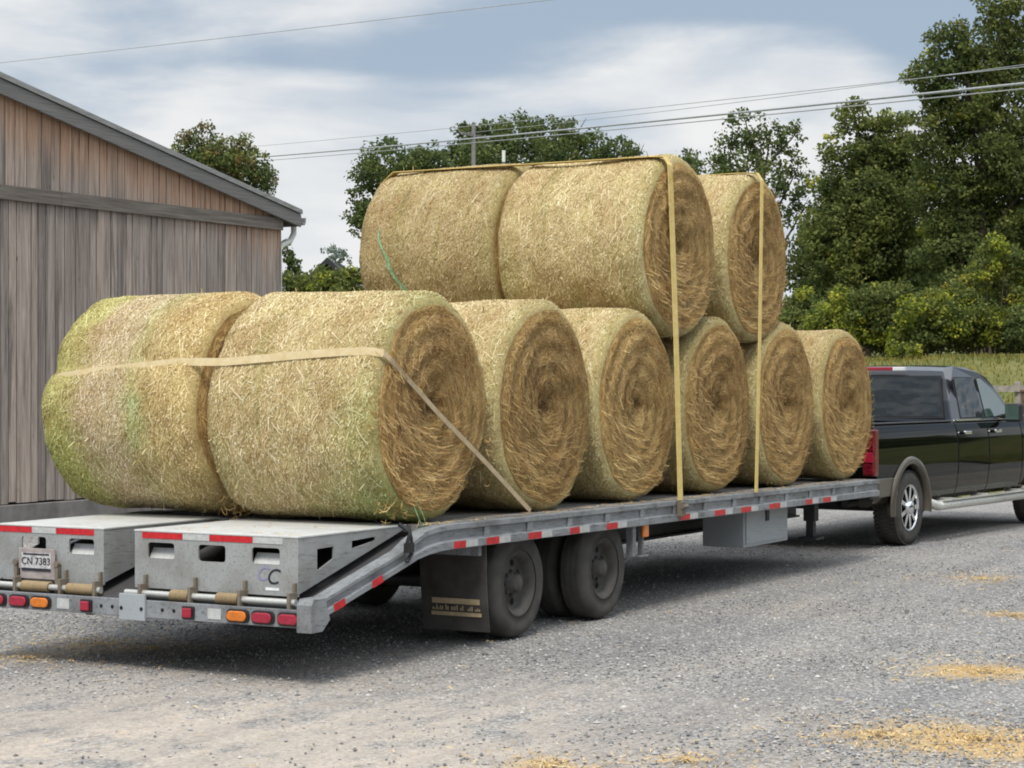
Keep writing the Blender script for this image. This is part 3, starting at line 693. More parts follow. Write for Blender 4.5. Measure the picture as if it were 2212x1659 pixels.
mb.add([(11.28, NY + .1, .80), (11.28, FY - .1, .80), (9.98, FY - .1, .43), (9.98, NY + .1, .43), (11.28, NY + .1, .76), (11.28, FY - .1, .76), (9.98, FY - .1, .39), (9.98, NY + .1, .39)], [(0, 1, 2, 3), (7, 6, 5, 4), (0, 4, 5, 1), (1, 5, 6, 2), (2, 6, 7, 3), (3, 7, 4, 0)])
mb.build('dovetail', ['beam_steel'], tr)
mb = MB()      # main beams and cross members
for y in (7.78, 8.65):
    mb.box(11.3, 20.0, y, y + .10, .415, .435); mb.box(11.3, 20.0, y + .04, y + .06, .435, .80); mb.box(11.1, 20.0, y, y + .10, .80, .815)
    mb.prism([(11.3, .42), (11.3, .78), (10.0, .40), (10.0, .33)], 'y', y + .02, y + .08)
for x in np.arange(11.6, 20.0, .6): mb.box(x, x + .04, NY + .07, FY - .07, .73 - .006 * (x - 11), .82 - .006 * (x - 11))
mb.box(9.98, 10.05, NY + .1, FY - .1, .34, .43)
mb.box(19.9, 20.02, NY + .06, FY - .06, .62, .81)
mb.build('chassis', ['beam_steel'], tr)
mb = MB()
for y in (7.85, 8.56):
    mb.box(19.6, 19.9, y, y + .12, .55, 1.5); mb.box(19.6, 21.95, y, y + .12, 1.5, 1.66)
mb.box(21.75, 22.05, 7.97, 8.56, 1.5, 1.66); mb.tube([(21.95, 8.26, 1.5), (21.95, 8.26, 1.0)], .06, 16); mb.box(21.86, 22.04, 8.17, 8.35, .93, 1.06)
mb.build('gooseneck', ['beam_steel'], tr, .008)
# tape on the side rails
zr = lambda x: .795 - .006 * (x - 11)
for (ys, y0) in ((-1, NY), (1, FY)):
    for x, wdt in [(11.55, .15), (11.98, .17), (12.57, .19), (13.2, .15), (13.8, .18), (15.12, .20), (15.83, .22), (16.4, .22), (17.05, .25), (17.95, .16), (18.4, .2)]:
        for (xa, xb, mt, nm) in ((x, x + wdt, 'tape_red', 'reflector'), (x + wdt + .004, x + wdt + .16, 'tape_white', 'reflector')):
            mb = MB(); yy = y0 + ys * .0025; za = zr(xa); mb.box(xa, xb, min(yy, y0 + ys * .0005), max(yy, y0 + ys * .0005), za - .080, za - .034); mb.build(nm, [mt], tr)
    for (xa, zz) in ((10.62, .595), (10.2, .49)):
        mb = MB(); T = Matrix.Translation((xa, y0, zz)) @ Matrix.Rotation(-.243, 4, 'Y'); mb.box(-.06, .06, -.003 if ys < 0 else .0005, -.0005 if ys < 0 else .003, -.045, .0, 0, T); mb.build('reflector', ['tape_red'], tr)
# wheels
def dual(X, ysign, y_out):
    s = ysign      # -1 near side, outward = s
    wh = thing('wheel', (X, y_out - s * .11, .385), None, None); wh.parent = tr; wh.location = Vector((X, y_out - s * .11, .385 + .0)) - Vector(tr.location)
    for k, yo in enumerate((y_out, y_out - s * .255)):
        pr = [(0, .235), (.012, .245), (.006, .29), (.0, .325), (.014, .362), (.035, .380), (.07, .384), (.15, .384), (.185, .380), (.206, .362), (.22, .325), (.214, .29), (.208, .245), (.22, .235)]
        mb = MB(); mb.lathe([(-s * a, r_) for a, r_ in pr], (X, yo, .385), 48, 0)
        for q in (.045, .085, .13, .17): mb.lathe([(-s * q, .3855), (-s * (q + .006), .3875), (-s * (q + .012), .3855)], (X, yo, .385), 48, 0)
        mb.build('tyre', ['tyre_dusty'], wh)
    mb = MB(); yo = y_out
    mb.lathe([(-s * a, r_) for a, r_ in [(.01, .24), (.004, .228), (.02, .22), (.03, .20), (.075, .192), (.105, .17), (.10, .125), (.085, .105), (.085, .07), (.02, .062), (.008, .05), (.006, .0)]], (X, yo, .385), 40, 0)
    for k in range(8):
        a = 2 * PI * k / 8; mb.tube([(X + .088 * math.cos(a), yo - s * .09, .385 + .088 * math.sin(a)), (X + .088 * math.cos(a), yo - s * .06, .385 + .088 * math.sin(a))], .011, 6)
    for k in range(8):
        a = 2 * PI * (k + .5) / 8; cx, cz = X + .147 * math.cos(a), .385 + .147 * math.sin(a)
        mb.lathe([(-s * .098, .024), (-s * .0955, .020), (-s * .0955, .0)], (cx, yo, cz), 12, 1)
    mb.build('rim', ['wheel_steel', 'dark_void'], wh)
    return wh
for X in (12.63, 13.97):
    dual(X, -1, 7.02); dual(X, 1, 9.51)
    mb = MB(); mb.tube([(X, 7.2, .385), (X, 9.3, .385)], .065, 12); mb.box(X - .35, X + .35, 7.8, 7.88, .47, .53); mb.box(X - .35, X + .35, 8.66, 8.74, .47, .53); mb.build('axle', ['beam_steel'], tr)
for (ya, yb) in ((6.95, 7.48), (9.05, 9.58)):
    mb = MB(); n_ = 10
    for k in range(n_):      # slightly curved flap
        za, zb = .10 + .6 * k / n_, .10 + .6 * (k + 1) / n_; f = lambda z: 12.02 + .05 * ((.7 - z) / .6) ** 2
        mb.add([(f(za), ya, za), (f(za), yb, za), (f(zb), yb, zb), (f(zb), ya, zb), (f(za) + .01, ya, za), (f(za) + .01, yb, za), (f(zb) + .01, yb, zb), (f(zb) + .01, ya, zb)], [(0, 1, 2, 3), (7, 6, 5, 4), (0, 3, 7, 4), (1, 5, 6, 2), (0, 4, 5, 1), (3, 2, 6, 7)])
    fl = mb.build('mud_flap', ['rubber'], tr)
    mb = MB(); T = Matrix.Translation((12.045, 0, .265)) @ Matrix.Rotation(-.10, 4, 'Y')
    rr_ = random.Random(4)
    mb.box(-.004, -.001, ya + .06, yb - .09, .022, .060, 0, T); mb.box(-.004, -.001, ya + .05, yb - .08, -.062, -.036, 0, T)
    for k in range(26):
        y_ = ya + .06 + k * .0148; h = rr_.uniform(.012, .05)
        if rr_.random() < .8: mb.box(-.004, -.001, y_, y_ + .008, -.024, -.024 + h * .8, 0, T)
    tag(mb.build('flap_lettering', ['web_shade_print'], fl), 'worn illegible pale print')
    mb = MB(); mb.box(11.96, 12.0, ya + .02, yb - .02, .63, .72); mb.build('flap_bracket', ['rail_steel'], tr, .003)
# tool box, marker bracket, landing gear
for s, (ya, yb) in ((-1, (7.10, 7.50)), (1, (9.03, 9.43))):
    mb = MB(); mb.box(16.88, 17.94, ya, yb, .335, .735); bx = mb.build('tool_box', ['box_steel'], tr, .006)
    yo = ya if s < 0 else yb
    mb = MB(); mb.box(16.92, 17.90, min(yo, yo + s * .012), max(yo, yo + s * .012), .365, .70); dr = mb.build('door', ['box_steel'], bx, .004)
    mb = MB(); mb.box(17.36, 17.43, min(yo + s * .012, yo + s * .026), max(yo + s * .012, yo + s * .026), .55, .685); mb.build('latch', ['black_plastic'], bx, .004)
    yo = NY + .07 if s < 0 else FY - .07
    mb = MB(); mb.box(14.33, 14.39, yo - .03, yo + .03, .45, .72); mb.box(14.52, 14.55, yo - .02, yo + .02, .45, .72); mb.box(14.46, 14.60, yo - .04, yo + .04, .437, .45); br = mb.build('marker_bracket', ['rail_steel'], tr, .003)
    mb = MB(); yf = yo + s * .022; mb.box(14.49, 14.585, min(yf, yf + s * .03), max(yf, yf + s * .03), .59, .70); mb.build('marker_lamp', ['lens_amber'], br, .012)
    yl = 7.36 if s < 0 else 9.08
    mb = MB(); mb.box(19.32, 19.44, yl, yl + .12, .42, .80); mb.box(19.34, 19.42, yl + .02, yl + .10, .26, .45); mb.box(19.27, 19.49, yl - .04, yl + .16, .235, .26); mb.build('landing_leg', ['beam_steel'], tr, .004)

# ramps
ZT, XR, XH = .880, 10.08, 11.30
zb = lambda x: .49 + (x - XR) * .285 + .0
def plate(poly, axis, a, b, holes, mats, parent, name):
    mb = MB(); mb.prism(poly, axis, a, b); o = mb.build(name, mats, None)
    cut = []
    for h in holes:
        c_ = MB(); c_.prism(h, axis, a - .1, b + .1); cut.append(c_)
    if cut: boolean(o, cut)
    o.data.transform(Matrix.Translation(-root_loc(parent))); o.parent = parent
    return o
def rrect(x0, x1, z0, z1, r=.02):
    p = []
    for cx, cz, a0 in ((x1 - r, z1 - r, 0), (x0 + r, z1 - r, 90), (x0 + r, z0 + r, 180), (x1 - r, z0 + r, 270)):
        for k in range(4): a = rad(a0 + 30 * k); p.append((cx + r * math.cos(a), cz + r * math.sin(a)))
    return p
def ramp(y0, y1, lights, left):
    rp = thing('ramp', (XR, (y0 + y1) / 2, .5), None, None); rp.parent = tr; rp.location = Vector((XR, (y0 + y1) / 2, .5)) - Vector(tr.location)
    t_ = .012
    mb = MB(); mb.box(XR - .004, XH, y0 - .004, y1 + .004, ZT - .012, ZT); mb.build('top_plate', ['ramp_top'], rp, .003)
    W_ = y1 - y0
    holes = [rrect(y0 + f - .105, y0 + f + .105, .70, .803) for f in ((.241, .651, 1.05) if not left else (.185, .59))]
    plate([(y0, .515), (y1, .515), (y1, ZT - .0125), (y0, ZT - .0125)], 'x', XR, XR + t_, holes, ['ramp_steel'], rp, 'rear_plate')
    side = [(XR + t_ + .0005, .53), (XR + t_ + .0005, ZT - .0125), (XH, ZT - .0125), (XH, ZT - .022)]
    sh = [[(10.28, .655), (10.28, .79), (10.46, .795), (10.46, .72)], [(10.66, .765), (10.66, .815), (10.93, .825), (10.93, .80)]]
    for yy in (y0, y1 - t_): plate(side, 'y', yy, yy + t_, [] if left == (yy == y0) else sh, ['ramp_steel'], rp, 'side_plate')
    for f in ((.241, 1.05) if not left else (.185,)):
        mb = MB(); mb.add([(XR + .03, y0 + f - .12, .70), (XR + .03, y0 + f + .12, .70), (XR + .075, y0 + f + .12, .765), (XR + .075, y0 + f - .12, .765), (XR + .09, y0 + f - .12, .70), (XR + .09, y0 + f + .12, .70)], [(0, 1, 2, 3), (2, 3, 4, 5), (0, 4, 5, 1), (0, 3, 4), (1, 5, 2)])
        mb.build('stiffener', ['ramp_top'], rp)
    # hinge lugs, pipe and springs
    mb = MB(); mb.tube([(XR - .05, y0 - .02, .485), (XR - .05, y1 + .03, .485)], .021, 14); mb.build('hinge_pipe', ['galvanised'], rp)
    for f in lights['lugs']:
        mb = MB(); yy = y0 + f * W_; mb.box(XR - .085, XR - .001, yy - .011, yy + .011, .43, .545); mb.box(XR - .03, XR - .0005, yy - .009, yy + .009, .545, .60); mb.build('hinge_lug', ['lug_steel'], rp, .003)
    for (fa, fb) in lights['springs']:
        mb = MB(); ya, yb_ = y0 + fa * W_, y0 + fb * W_; pts = []; nt_ = int((yb_ - ya) / .012)
        for k in range(nt_ * 10 + 1):
            a = 2 * PI * k / 10; pts.append((XR - .05 + .032 * math.cos(a), ya + (yb_ - ya) * k / (nt_ * 10), .485 + .032 * math.sin(a)))
        mb.tube(pts, .0058, 5); mb.build('spring', ['spring_steel'], rp)
    for (fa, fb, mt) in lights['tape']:
        mb = MB(); mb.box(XR - .0035, XR - .0005, y0 + fa * W_, y0 + fb * W_, .828, .866); mb.build('reflector', [mt], rp)
    return rp
# right ramp, as seen from the rear, has the smaller Y
RR = ramp(7.135, 8.395, {'lugs': (.012, .305, .608, .92), 'springs': ((.32, .451), (.622, .735)), 'tape': ((.27, .529, 'tape_red'), (.532, .695, 'tape_white'), (.698, .951, 'tape_red'), (.09, .265, 'tape_white'))}, False)
LR = ramp(8.65, 9.55, {'lugs': (.015, .335, .762), 'springs': ((.03, .28), (.45, .71)), 'tape': ((.09, .44, 'tape_red'), (.445, .67, 'tape_white'), (.676, .99, 'tape_red'))}, True)
# rear plate letters: face the camera (normal -X); local x of text -> -Y
def face_rear(y, z, x): return Matrix.Translation((x, y, z)) @ Matrix(((0, 0, -1, 0), (-1, 0, 0, 0), (0, 1, 0, 0), (0, 0, 0, 1)))
text('C', .135, 'ink', RR, face_rear(7.325, .625, XR - .0025), 'decal', .25)
text('C', .125, 'ink_lilac', RR, face_rear(7.405, .640, XR - .0022), 'decal', .25)
mb = MB(); mb.box(XR - .003, XR - .0005, 7.275, 7.375, .545, .562); mb.build('decal', ['white_vinyl'], RR)
yl, zl = 9.19, .635
mb = MB(); mb.box(XR - .03, XR - .02, yl - .155, yl + .155, zl - .105, zl + .095); mb.box(XR - .02, XR - .001, yl - .10, yl + .10, zl - .05, zl + .05)
lp = mb.build('licence_plate', ['plate_frame'], LR, .004)
mb = MB(); mb.box(XR - .034, XR - .0305, yl - .125, yl + .125, zl - .050, zl + .065); p2 = mb.build('plate_face', ['plate_white'], lp)
for yy in (yl - .175, yl + .175):
    mb = MB(); mb.box(XR - .04, XR - .001, yy - .012, yy + .012, .40, zl + .0); mb.tube([(XR - .045, yy, zl), (XR - .02, yy, zl)], .02, 10); mb.build('plate_bracket', ['lug_steel'], LR, .003)
tx = text('CN 7383', .066, 'ink', lp, face_rear(yl, zl + .01, XR - .0365), 'plate_number')
mb = MB(); mb.box(XR - .0365, XR - .0345, yl - .125, yl + .125, zl - .052, zl - .034); mb.box(XR - .0365, XR - .0345, yl - .11, yl + .11, zl + .052, zl + .062); mb.build('plate_strip', ['ink'], lp)
# rear beam with lamps
mb = MB(); mb.box(9.945, 9.975, NY + .105, FY - .105, .345, .452); mb.build('rear_beam', ['rail_steel'], tr, .003)
mb = MB(); mb.box(9.925, 9.944, 8.19, 8.395, .325, .49); mb.build('centre_plate', ['box_steel'], tr, .003)
def lamp(y, wdt, z, h, mt, nm='tail_lamp', r=.03):
    b = MB(); p = rrect(y - wdt / 2 - .012, y + wdt / 2 + .012, z - h / 2 - .01, z + h / 2 + .01, r); b.prism(p, 'x', 9.93, 9.9445); o = b.build(nm, ['black_plastic'], tr, .003)
    b = MB(); b.prism(rrect(y - wdt / 2, y + wdt / 2, z - h / 2, z + h / 2, r), 'x', 9.912, 9.9295); b.build('lens', [mt], o, .008)
for sg in (-1, 1):
    Yc = 8.264
    for off, mt in ((1.165, 'lens_red'), (.972, 'lens_red'), (.785, 'lens_amber')): lamp(Yc + sg * off, .145, .397, .062, mt, 'tail_lamp')
    lamp(Yc + sg * .407, .07, .395, .06, 'lens_red', 'marker_lamp', .008)
    mb = MB(); yy = Yc + sg * .603; mb.box(9.941, 9.9445, yy - .05, yy + .05, .365, .43); mb.build('reflector', ['tape_white'], tr)
    mb = MB()
    for off in (.08, .2, .29): mb.lathe([(-.002, .0), (-.002, .012), (0, .012)], (9.923 if off < .1 else 9.944, Yc + sg * off + (.03 if off < .1 else 0), .40), 10, 0, 'x')
    mb.build('bolt_hole', ['dark_void'], tr)
# ratchet and cord at the dovetail shoulder
mb = MB(); mb.tube([(10.93, 6.96, .91), (10.97, 6.90, .86), (10.93, 6.895, .79), (10.99, 6.90, .72), (10.95, 6.91, .67)], .014, 7); mb.tube([(11.0, 6.93, .90), (10.98, 6.895, .82), (11.0, 6.9, .74)], .010, 6); mb.box(10.92, 11.0, 6.885, 6.915, .73, .79)
mb.build('chain_binder', ['black_plastic'], tr)

r = np.random.default_rng(91); n = 420; x_ = 10.12 + 9.6 * r.random(n) ** 1.6; y_ = np.where(x_ < 11.2, 7.15 + 2.2 * r.random(n), 6.94 + .18 * r.random(n))
z_ = np.where(x_ < 11.3, ZT + .004, .88 - .006 * (x_ - 11) + .004); a = r.random(n) * 6.28; k = (x_ > 11.3) | (r.random(n) < .35)
k &= ~((y_ > 8.38) & (y_ < 8.66) & (x_ < 11.3)); P0, a = np.stack([x_, y_, z_], 1)[k], a[k]; n = len(a)
Vs, Fs = strips(P0, np.stack([np.cos(a), np.sin(a), 0 * a], 1), np.stack([-np.sin(a), np.cos(a), .2 + 0 * a], 1), .02 + .09 * r.random(n), .0014 + .0016 * r.random(n), .008 * r.random(n), np.array([0, 0, 1.0]))
tag(link('fallen_hay', np_mesh('fallen_hay', Vs, Fs, ['ground_straw'])), 'loose wisps of hay fallen on the ramps and deck edge', None, None, 'stuff')

# ------------------------------------------------------------------ truck
TX, TY = 21.08, 8.27
tk = thing('pickup_truck', (TX + 1.06, TY, 0), 'dark crew cab pickup truck hitched at the front of the trailer', 'pickup truck', rz=rad(-4.0))
HALF = [(.46, .90), (.50, .95), (.58, .98), (.70, .998), (.82, 1.008), (.94, 1.012), (1.06, 1.009), (1.16, 1.0), (1.26, .984), (1.33, .96), (1.36, .93)]
def bodyloft(x0, x1, name, mat='paint', y_in=None, sides=(-1, 1), top=None, taper=None):
    obs = []
    mb = MB()
    xs = np.linspace(x0, x1, max(2, int((x1 - x0) / .25) + 1))
    prof = [p for p in HALF if top is None or p[0] <= top]
    if y_in is None:
        sec = [(-y, z) for z, y in prof] + [(y, z) for z, y in prof[::-1]]
    else:
        sec = [(sides[0] * y, z) for z, y in prof] + [(sides[0] * y_in, prof[-1][0]), (sides[0] * y_in, prof[0][0])]
    n = len(sec); vs = []
    for x in xs:
        k = 1.0 if taper is None else taper(x)
        for (y, z) in sec: vs.append((TX + x, TY + y * k, z))
    fs = [(i * n + k, i * n + (k + 1) % n, (i + 1) * n + (k + 1) % n, (i + 1) * n + k) for i in range(len(xs) - 1) for k in range(n)]
    fs += [tuple(range(n)), tuple(range(len(vs) - n, len(vs)))]
    mb.add(vs, fs); return mb
AXR, AXF = 1.06, 5.54
def cyl(x, r, y0, y1):
    c = MB(); c.tube([(TX + x, y0, .42), (TX + x, y1, .42)], r, 40); return c
def finish(mb, name, cut, bevel=.012):
    o = mb.build(name, ['paint'], None)
    if cut: boolean(o, cut)
    o.data.transform(Matrix.Translation(-root_loc(tk))); o.parent = tk
    for p in o.data.polygons: p.use_smooth = True
    b = o.modifiers.new('edge', 'BEVEL'); b.width = bevel; b.segments = 2; b.limit_method = 'ANGLE'; b.angle_limit = rad(28)
    wn = o.modifiers.new('wn', 'WEIGHTED_NORMAL'); wn.keep_sharp = True
    e = o.modifiers.new('es', 'EDGE_SPLIT'); e.split_angle = rad(40)
    return o
mb = bodyloft(.10, 2.50, 'bed'); c1 = MB(); c1.box(TX + .16, TX + 2.43, TY - .86, TY + .86, .95, 1.6)
c2 = MB(); c2.box(TX - .2, TX + 2.6, TY - .80, TY + .80, .2, .62)
c3 = MB(); c3.box(TX - .05, TX + .42, TY - 1.2, TY + 1.2, .3, .60)
finish(mb, 'bed', [c1, cyl(AXR, .50, TY - 1.2, TY - .62), cyl(AXR, .50, TY + .62, TY + 1.2), c2])
mb = bodyloft(4.745, 6.32, 'fender', taper=lambda x: 1 - .10 * max(0, (x - 5.85) / .5) ** 2)
finish(mb, 'front_body', [cyl(AXF, .48, TY - 1.2, TY - .55), cyl(AXF, .48, TY + .55, TY + 1.2)])
mb = MB(); mb.prism([(TX + 4.75, 1.30), (TX + 4.75, 1.42), (TX + 5.5, 1.40), (TX + 6.24, 1.33), (TX + 6.28, 1.25)], 'y', TY - .80, TY + .80); mb.build('hood', ['paint_roof'], tk, .03)
mb = MB(); mb.box(TX + 6.32, TX + 6.38, TY - .62, TY + .62, .75, 1.25); mb.build('grille', ['chrome'], tk, .01)
mb = MB(); mb.box(TX + 6.30, TX + 6.46, TY - .95, TY + .95, .5, .72); mb.build('front_bumper', ['chrome'], tk, .03)
for sg in (-1, 1):
    mb = MB(); mb.box(TX + 6.28, TX + 6.35, TY + sg * .8 - .14, TY + sg * .8 + .14, .95, 1.22); mb.build('headlight', ['pale_glass'], tk, .02)
mb = MB(); mb.box(TX + 2.51, TX + 4.73, TY - .90, TY + .90, .5, 1.34); mb.box(TX + .3, TX + 6.2, TY - .45, TY + .45, .42, .62); mb.build('underbody', ['black_plastic'], tk)
mb = MB(); mb.box(TX + .045, TX + .098, TY - .80, TY + .80, .80, 1.35); mb.build('tailgate', ['paint'], tk, .012)
# bumper with wrapped corners
mb = MB(); pts = [(-.95, .10), (-.99, .30), (-1.0, .42)]
poly = [(TX - .10, TY - .80), (TX - .03, TY - .97), (TX + .16, TY - 1.015), (TX + .70, TY - 1.005), (TX + .70, TY - .97), (TX + .12, TY - .95), (TX + .05, TY - .80), (TX + .05, TY + .80), (TX + .12, TY + .95), (TX + .70, TY + .97), (TX + .70, TY + 1.005), (TX + .16, TY + 1.015), (TX - .03, TY + .97), (TX - .10, TY + .80)]
mb.prism(poly, 'z', .565, .775); mb.build('rear_bumper', ['bronze'], tk, .015)
for sg in (-1, 1):
    near = sg < 0
    # doors
    for (xa, xb, nm) in ((2.525, 3.535, 'rear_door'), (3.552, 4.73, 'front_door')):
        d = bodyloft(xa, xb, nm, y_in=.90, sides=(sg,)).build('door', ['paint'], tk, .01)
        for p in d.data.polygons: p.use_smooth = False
        tag(d, None)
        hx = TX + xa + .24; yo = TY + sg * 1.006
        mb = MB(); mb.box(hx - .10, hx + .10, min(yo, yo + sg * .04), max(yo, yo + sg * .04), 1.205, 1.245); mb.build('handle', ['chrome'], d, .012)
    # belt line chrome
    mb = MB(); yb = TY + sg * .935; mb.box(TX + 2.62, TX + 4.62, min(yb, yb + sg * .02), max(yb, yb + sg * .02), 1.362, 1.382); mb.build('belt_trim', ['chrome'], tk, .004)
    # flares
    for ax, r0 in ((AXR, .50), (AXF, .48)):
        mb = MB(); n_ = 26; sec = [(r0 - .012, .93), (r0 - .014, 1.03), (r0 + .02, 1.045), (r0 + .06, 1.035), (r0 + .075, 1.005)]
        vs = []; fs = []
        for k in range(n_ + 1):
            a = rad(-8) + rad(196) * k / n_
            for (r_, y_) in sec: vs.append((TX + ax + r_ * math.cos(a), TY + sg * y_, .42 + r_ * math.sin(a)))
        m_ = len(sec)
        for k in range(n_):
            for j in range(m_ - 1): fs.append((k * m_ + j, k * m_ + j + 1, (k + 1) * m_ + j + 1, (k + 1) * m_ + j))
        mb.add(vs, fs, 0, True); mb.build('wheel_flare', ['bronze'], tk)
    # tail lamp wraps the corner
    mb = MB(); ya, yb = (TY - 1.016, TY - .87) if near else (TY + .87, TY + 1.016)
    mb.box(TX + .03, TX + .155, ya, yb, .80, 1.31); tl = mb.build('tail_lamp', ['truck_lens'], tk, .02)
    for za_, zb_, mt in ((.82, .93, 'truck_lens'), (.95, 1.06, 'lens_red'), (1.08, 1.28, 'truck_lens')):
        mb = MB(); mb.box(TX + .022, TX + .0295, ya + .02, yb - .02, za_, zb_); mb.build('lens', [mt], tl, .003)
    # running board
    yb = TY + sg * 1.06
    mb = MB(); mb.tube([(TX + 1.66, yb - sg * .14, .46), (TX + 1.72, yb, .405), (TX + 3.2, yb, .40), (TX + 4.85, yb, .40), (TX + 4.92, yb - sg * .14, .46)], .055, 12)
    for xx in (2.1, 3.3, 4.5): mb.box(TX + xx, TX + xx + .06, min(yb, yb - sg * .2), max(yb, yb - sg * .2), .40, .48)
    mb.box(TX + 1.8, TX + 4.8, min(yb - .06, yb + .06), max(yb - .06, yb + .06), .452, .46)
    mb.build('running_board', ['galvanised' if near else 'black_plastic'], tk)
    # mirror
    mb = MB(); ym = TY + sg * 1.01; mb.box(TX + 4.06, TX + 4.20, min(ym, ym + sg * .21), max(ym, ym + sg * .21), 1.33, 1.56); mr_ = mb.build('mirror', ['black_plastic'], tk, .03)
    mb = MB(); mb.tube([(TX + 4.22, TY + sg * .90, 1.39), (TX + 4.16, ym + sg * .03, 1.41)], .03, 8); mb.build('mirror_arm', ['black_plastic'], mr_)
    mb = MB(); mb.box(TX + 4.045, TX + 4.058, min(ym + sg * .02, ym + sg * .19), max(ym + sg * .02, ym + sg * .19), 1.355, 1.535); mb.build('mirror_glass', ['pale_glass'], mr_)
    # wheels
    for ax in (AXR, AXF):
        yo = TY + sg * 1.0
        wh = thing('wheel', (TX + ax, yo, .42), None, None); wh.parent = tk; wh.location = Vector((TX + ax, yo, .42)) - Vector(tk.location)
        mb = MB(); pr = [(0, .26), (.005, .29), (-.008, .34), (.005, .385), (.03, .405), (.07, .412), (.14, .414), (.21, .412), (.25, .405), (.275, .385), (.285, .34), (.275, .26)]
        mb.lathe([(-sg * a, r_) for a, r_ in pr], (TX + ax, yo, .415), 52)
        for k in range(52):
            for q in (.05, .15, .235):
                a = 2 * PI * (k + (.5 if q == .15 else 0)) / 52; T = Matrix.Translation((TX + ax, yo, .415)) @ Matrix.Rotation(a, 4, 'Y'); mb.box(.405, .419, min(-sg * (q - .035), -sg * (q + .035)), max(-sg * (q - .035), -sg * (q + .035)), -.017, .017, 0, T)
        mb.build('tyre', ['rubber'], wh)
        mb = MB(); mb.lathe([(-sg * a, r_) for a, r_ in [(.006, .262), (.0, .25), (.02, .24), (.09, .23), (.10, .0)]], (TX + ax, yo, .415), 48, 1)
        mb.lathe([(-sg * a, r_) for a, r_ in [(.004, .263), (-.002, .252), (.012, .238), (.03, .238)]], (TX + ax, yo, .415), 48, 0)
        for k in range(9):
            a = 2 * PI * k / 9
            T = Matrix.Translation((TX + ax, yo - sg * .012, .415)) @ Matrix.Rotation(a, 4, 'Y')
            ww = .026; vs = [(.06, -sg * .0, -ww), (.06, 0, ww), (.243, 0, ww * .9), (.243, 0, -ww * .9), (.06, -sg * .07, -ww), (.06, -sg * .07, ww), (.243, -sg * .05, ww), (.243, -sg * .05, -ww)]
            mb.add([tuple(T @ Vector(p)) for p in vs], [(0, 1, 2, 3), (7, 6, 5, 4), (0, 4, 5, 1), (1, 5, 6, 2), (2, 6, 7, 3), (3, 7, 4, 0)])
        mb.lathe([(-sg * a, r_) for a, r_ in [(.04, .085), (-.01, .08), (-.03, .06), (-.032, .0)]], (TX + ax, yo, .415), 24, 0)
        mb.build('rim', ['chrome', 'dark_void'], wh)
# greenhouse: lofted roof, pillars and glass
PROF = [(2.49, 1.345), (2.54, 1.60), (2.61, 1.86), (2.69, 1.965), (2.84, 2.012), (3.2, 2.03), (3.55, 2.015), (3.80, 1.965), (3.98, 1.885), (4.2, 1.75), (4.45, 1.57), (4.72, 1.36)]
def yh(z): k = (z - 1.345) / .65; return .935 - .155 * k - .07 * max(0, (z - 1.88) / .12) ** 2
mb = MB(); n_ = len(PROF); vs = []; cols = [-1, -.97, -.8, -.4, 0, .4, .8, .97, 1]
for (x, z) in PROF:
    for cidx in cols:
        dz = -.012 * max(0, abs(cidx) - .6) / .4 if z > 1.9 else 0
        xx = x + (.05 * (1 - cidx * cidx) * (1 if x > 3.6 else -.6))
        vs.append((TX + xx, TY + cidx * yh(z), z + dz))
m_ = len(cols); fs = [(i * m_ + j, i * m_ + j + 1, (i + 1) * m_ + j + 1, (i + 1) * m_ + j) for i in range(n_ - 1) for j in range(m_ - 1)]
fs += [tuple(i * m_ for i in range(n_)), tuple(i * m_ + m_ - 1 for i in range(n_)), tuple(range(m_)) + tuple(range(n_ * m_ - 1, (n_ - 1) * m_ - 1, -1))]
mb.add(vs, fs, 0); cab = mb.build('cab', ['paint_roof'], tk, .012)
def side_pane(poly, sg, mt, parent, nm='window', inset=.004, t_=.004):
    mb = MB(); n = len(poly)
    vs = [(TX + x, TY + sg * (yh(z) + inset), z) for x, z in poly] + [(TX + x, TY + sg * (yh(z) + inset - t_ - .02), z) for x, z in poly]
    mb.add(vs, [tuple(range(n)), tuple(range(2 * n - 1, n - 1, -1))] + [(i, (i + 1) % n, n + (i + 1) % n, n + i) for i in range(n)]); return mb.build(nm, [mt], parent)
for sg in (-1, 1):
    rearw = [(2.80, 1.40), (2.86, 1.85), (2.90, 1.875), (3.47, 1.875), (3.50, 1.85), (3.54, 1.40)]
    frontw = [(3.64, 1.40), (3.61, 1.85), (3.64, 1.87), (3.74, 1.865), (3.94, 1.79), (4.18, 1.665), (4.46, 1.46), (4.48, 1.40)]
    for poly, mt in ((rearw, 'tinted_glass'), (frontw, 'pale_glass')):
        cx = sum(p[0] for p in poly) / len(poly); cz = sum(p[1] for p in poly) / len(poly)
        big = [(cx + (x - cx) * 1.035, cz + (z - cz) * 1.06) for x, z in poly]
        fr = side_pane(big, sg, 'black_plastic', cab, 'window_frame', .004); side_pane(poly, sg, mt, cab, 'window', .008)
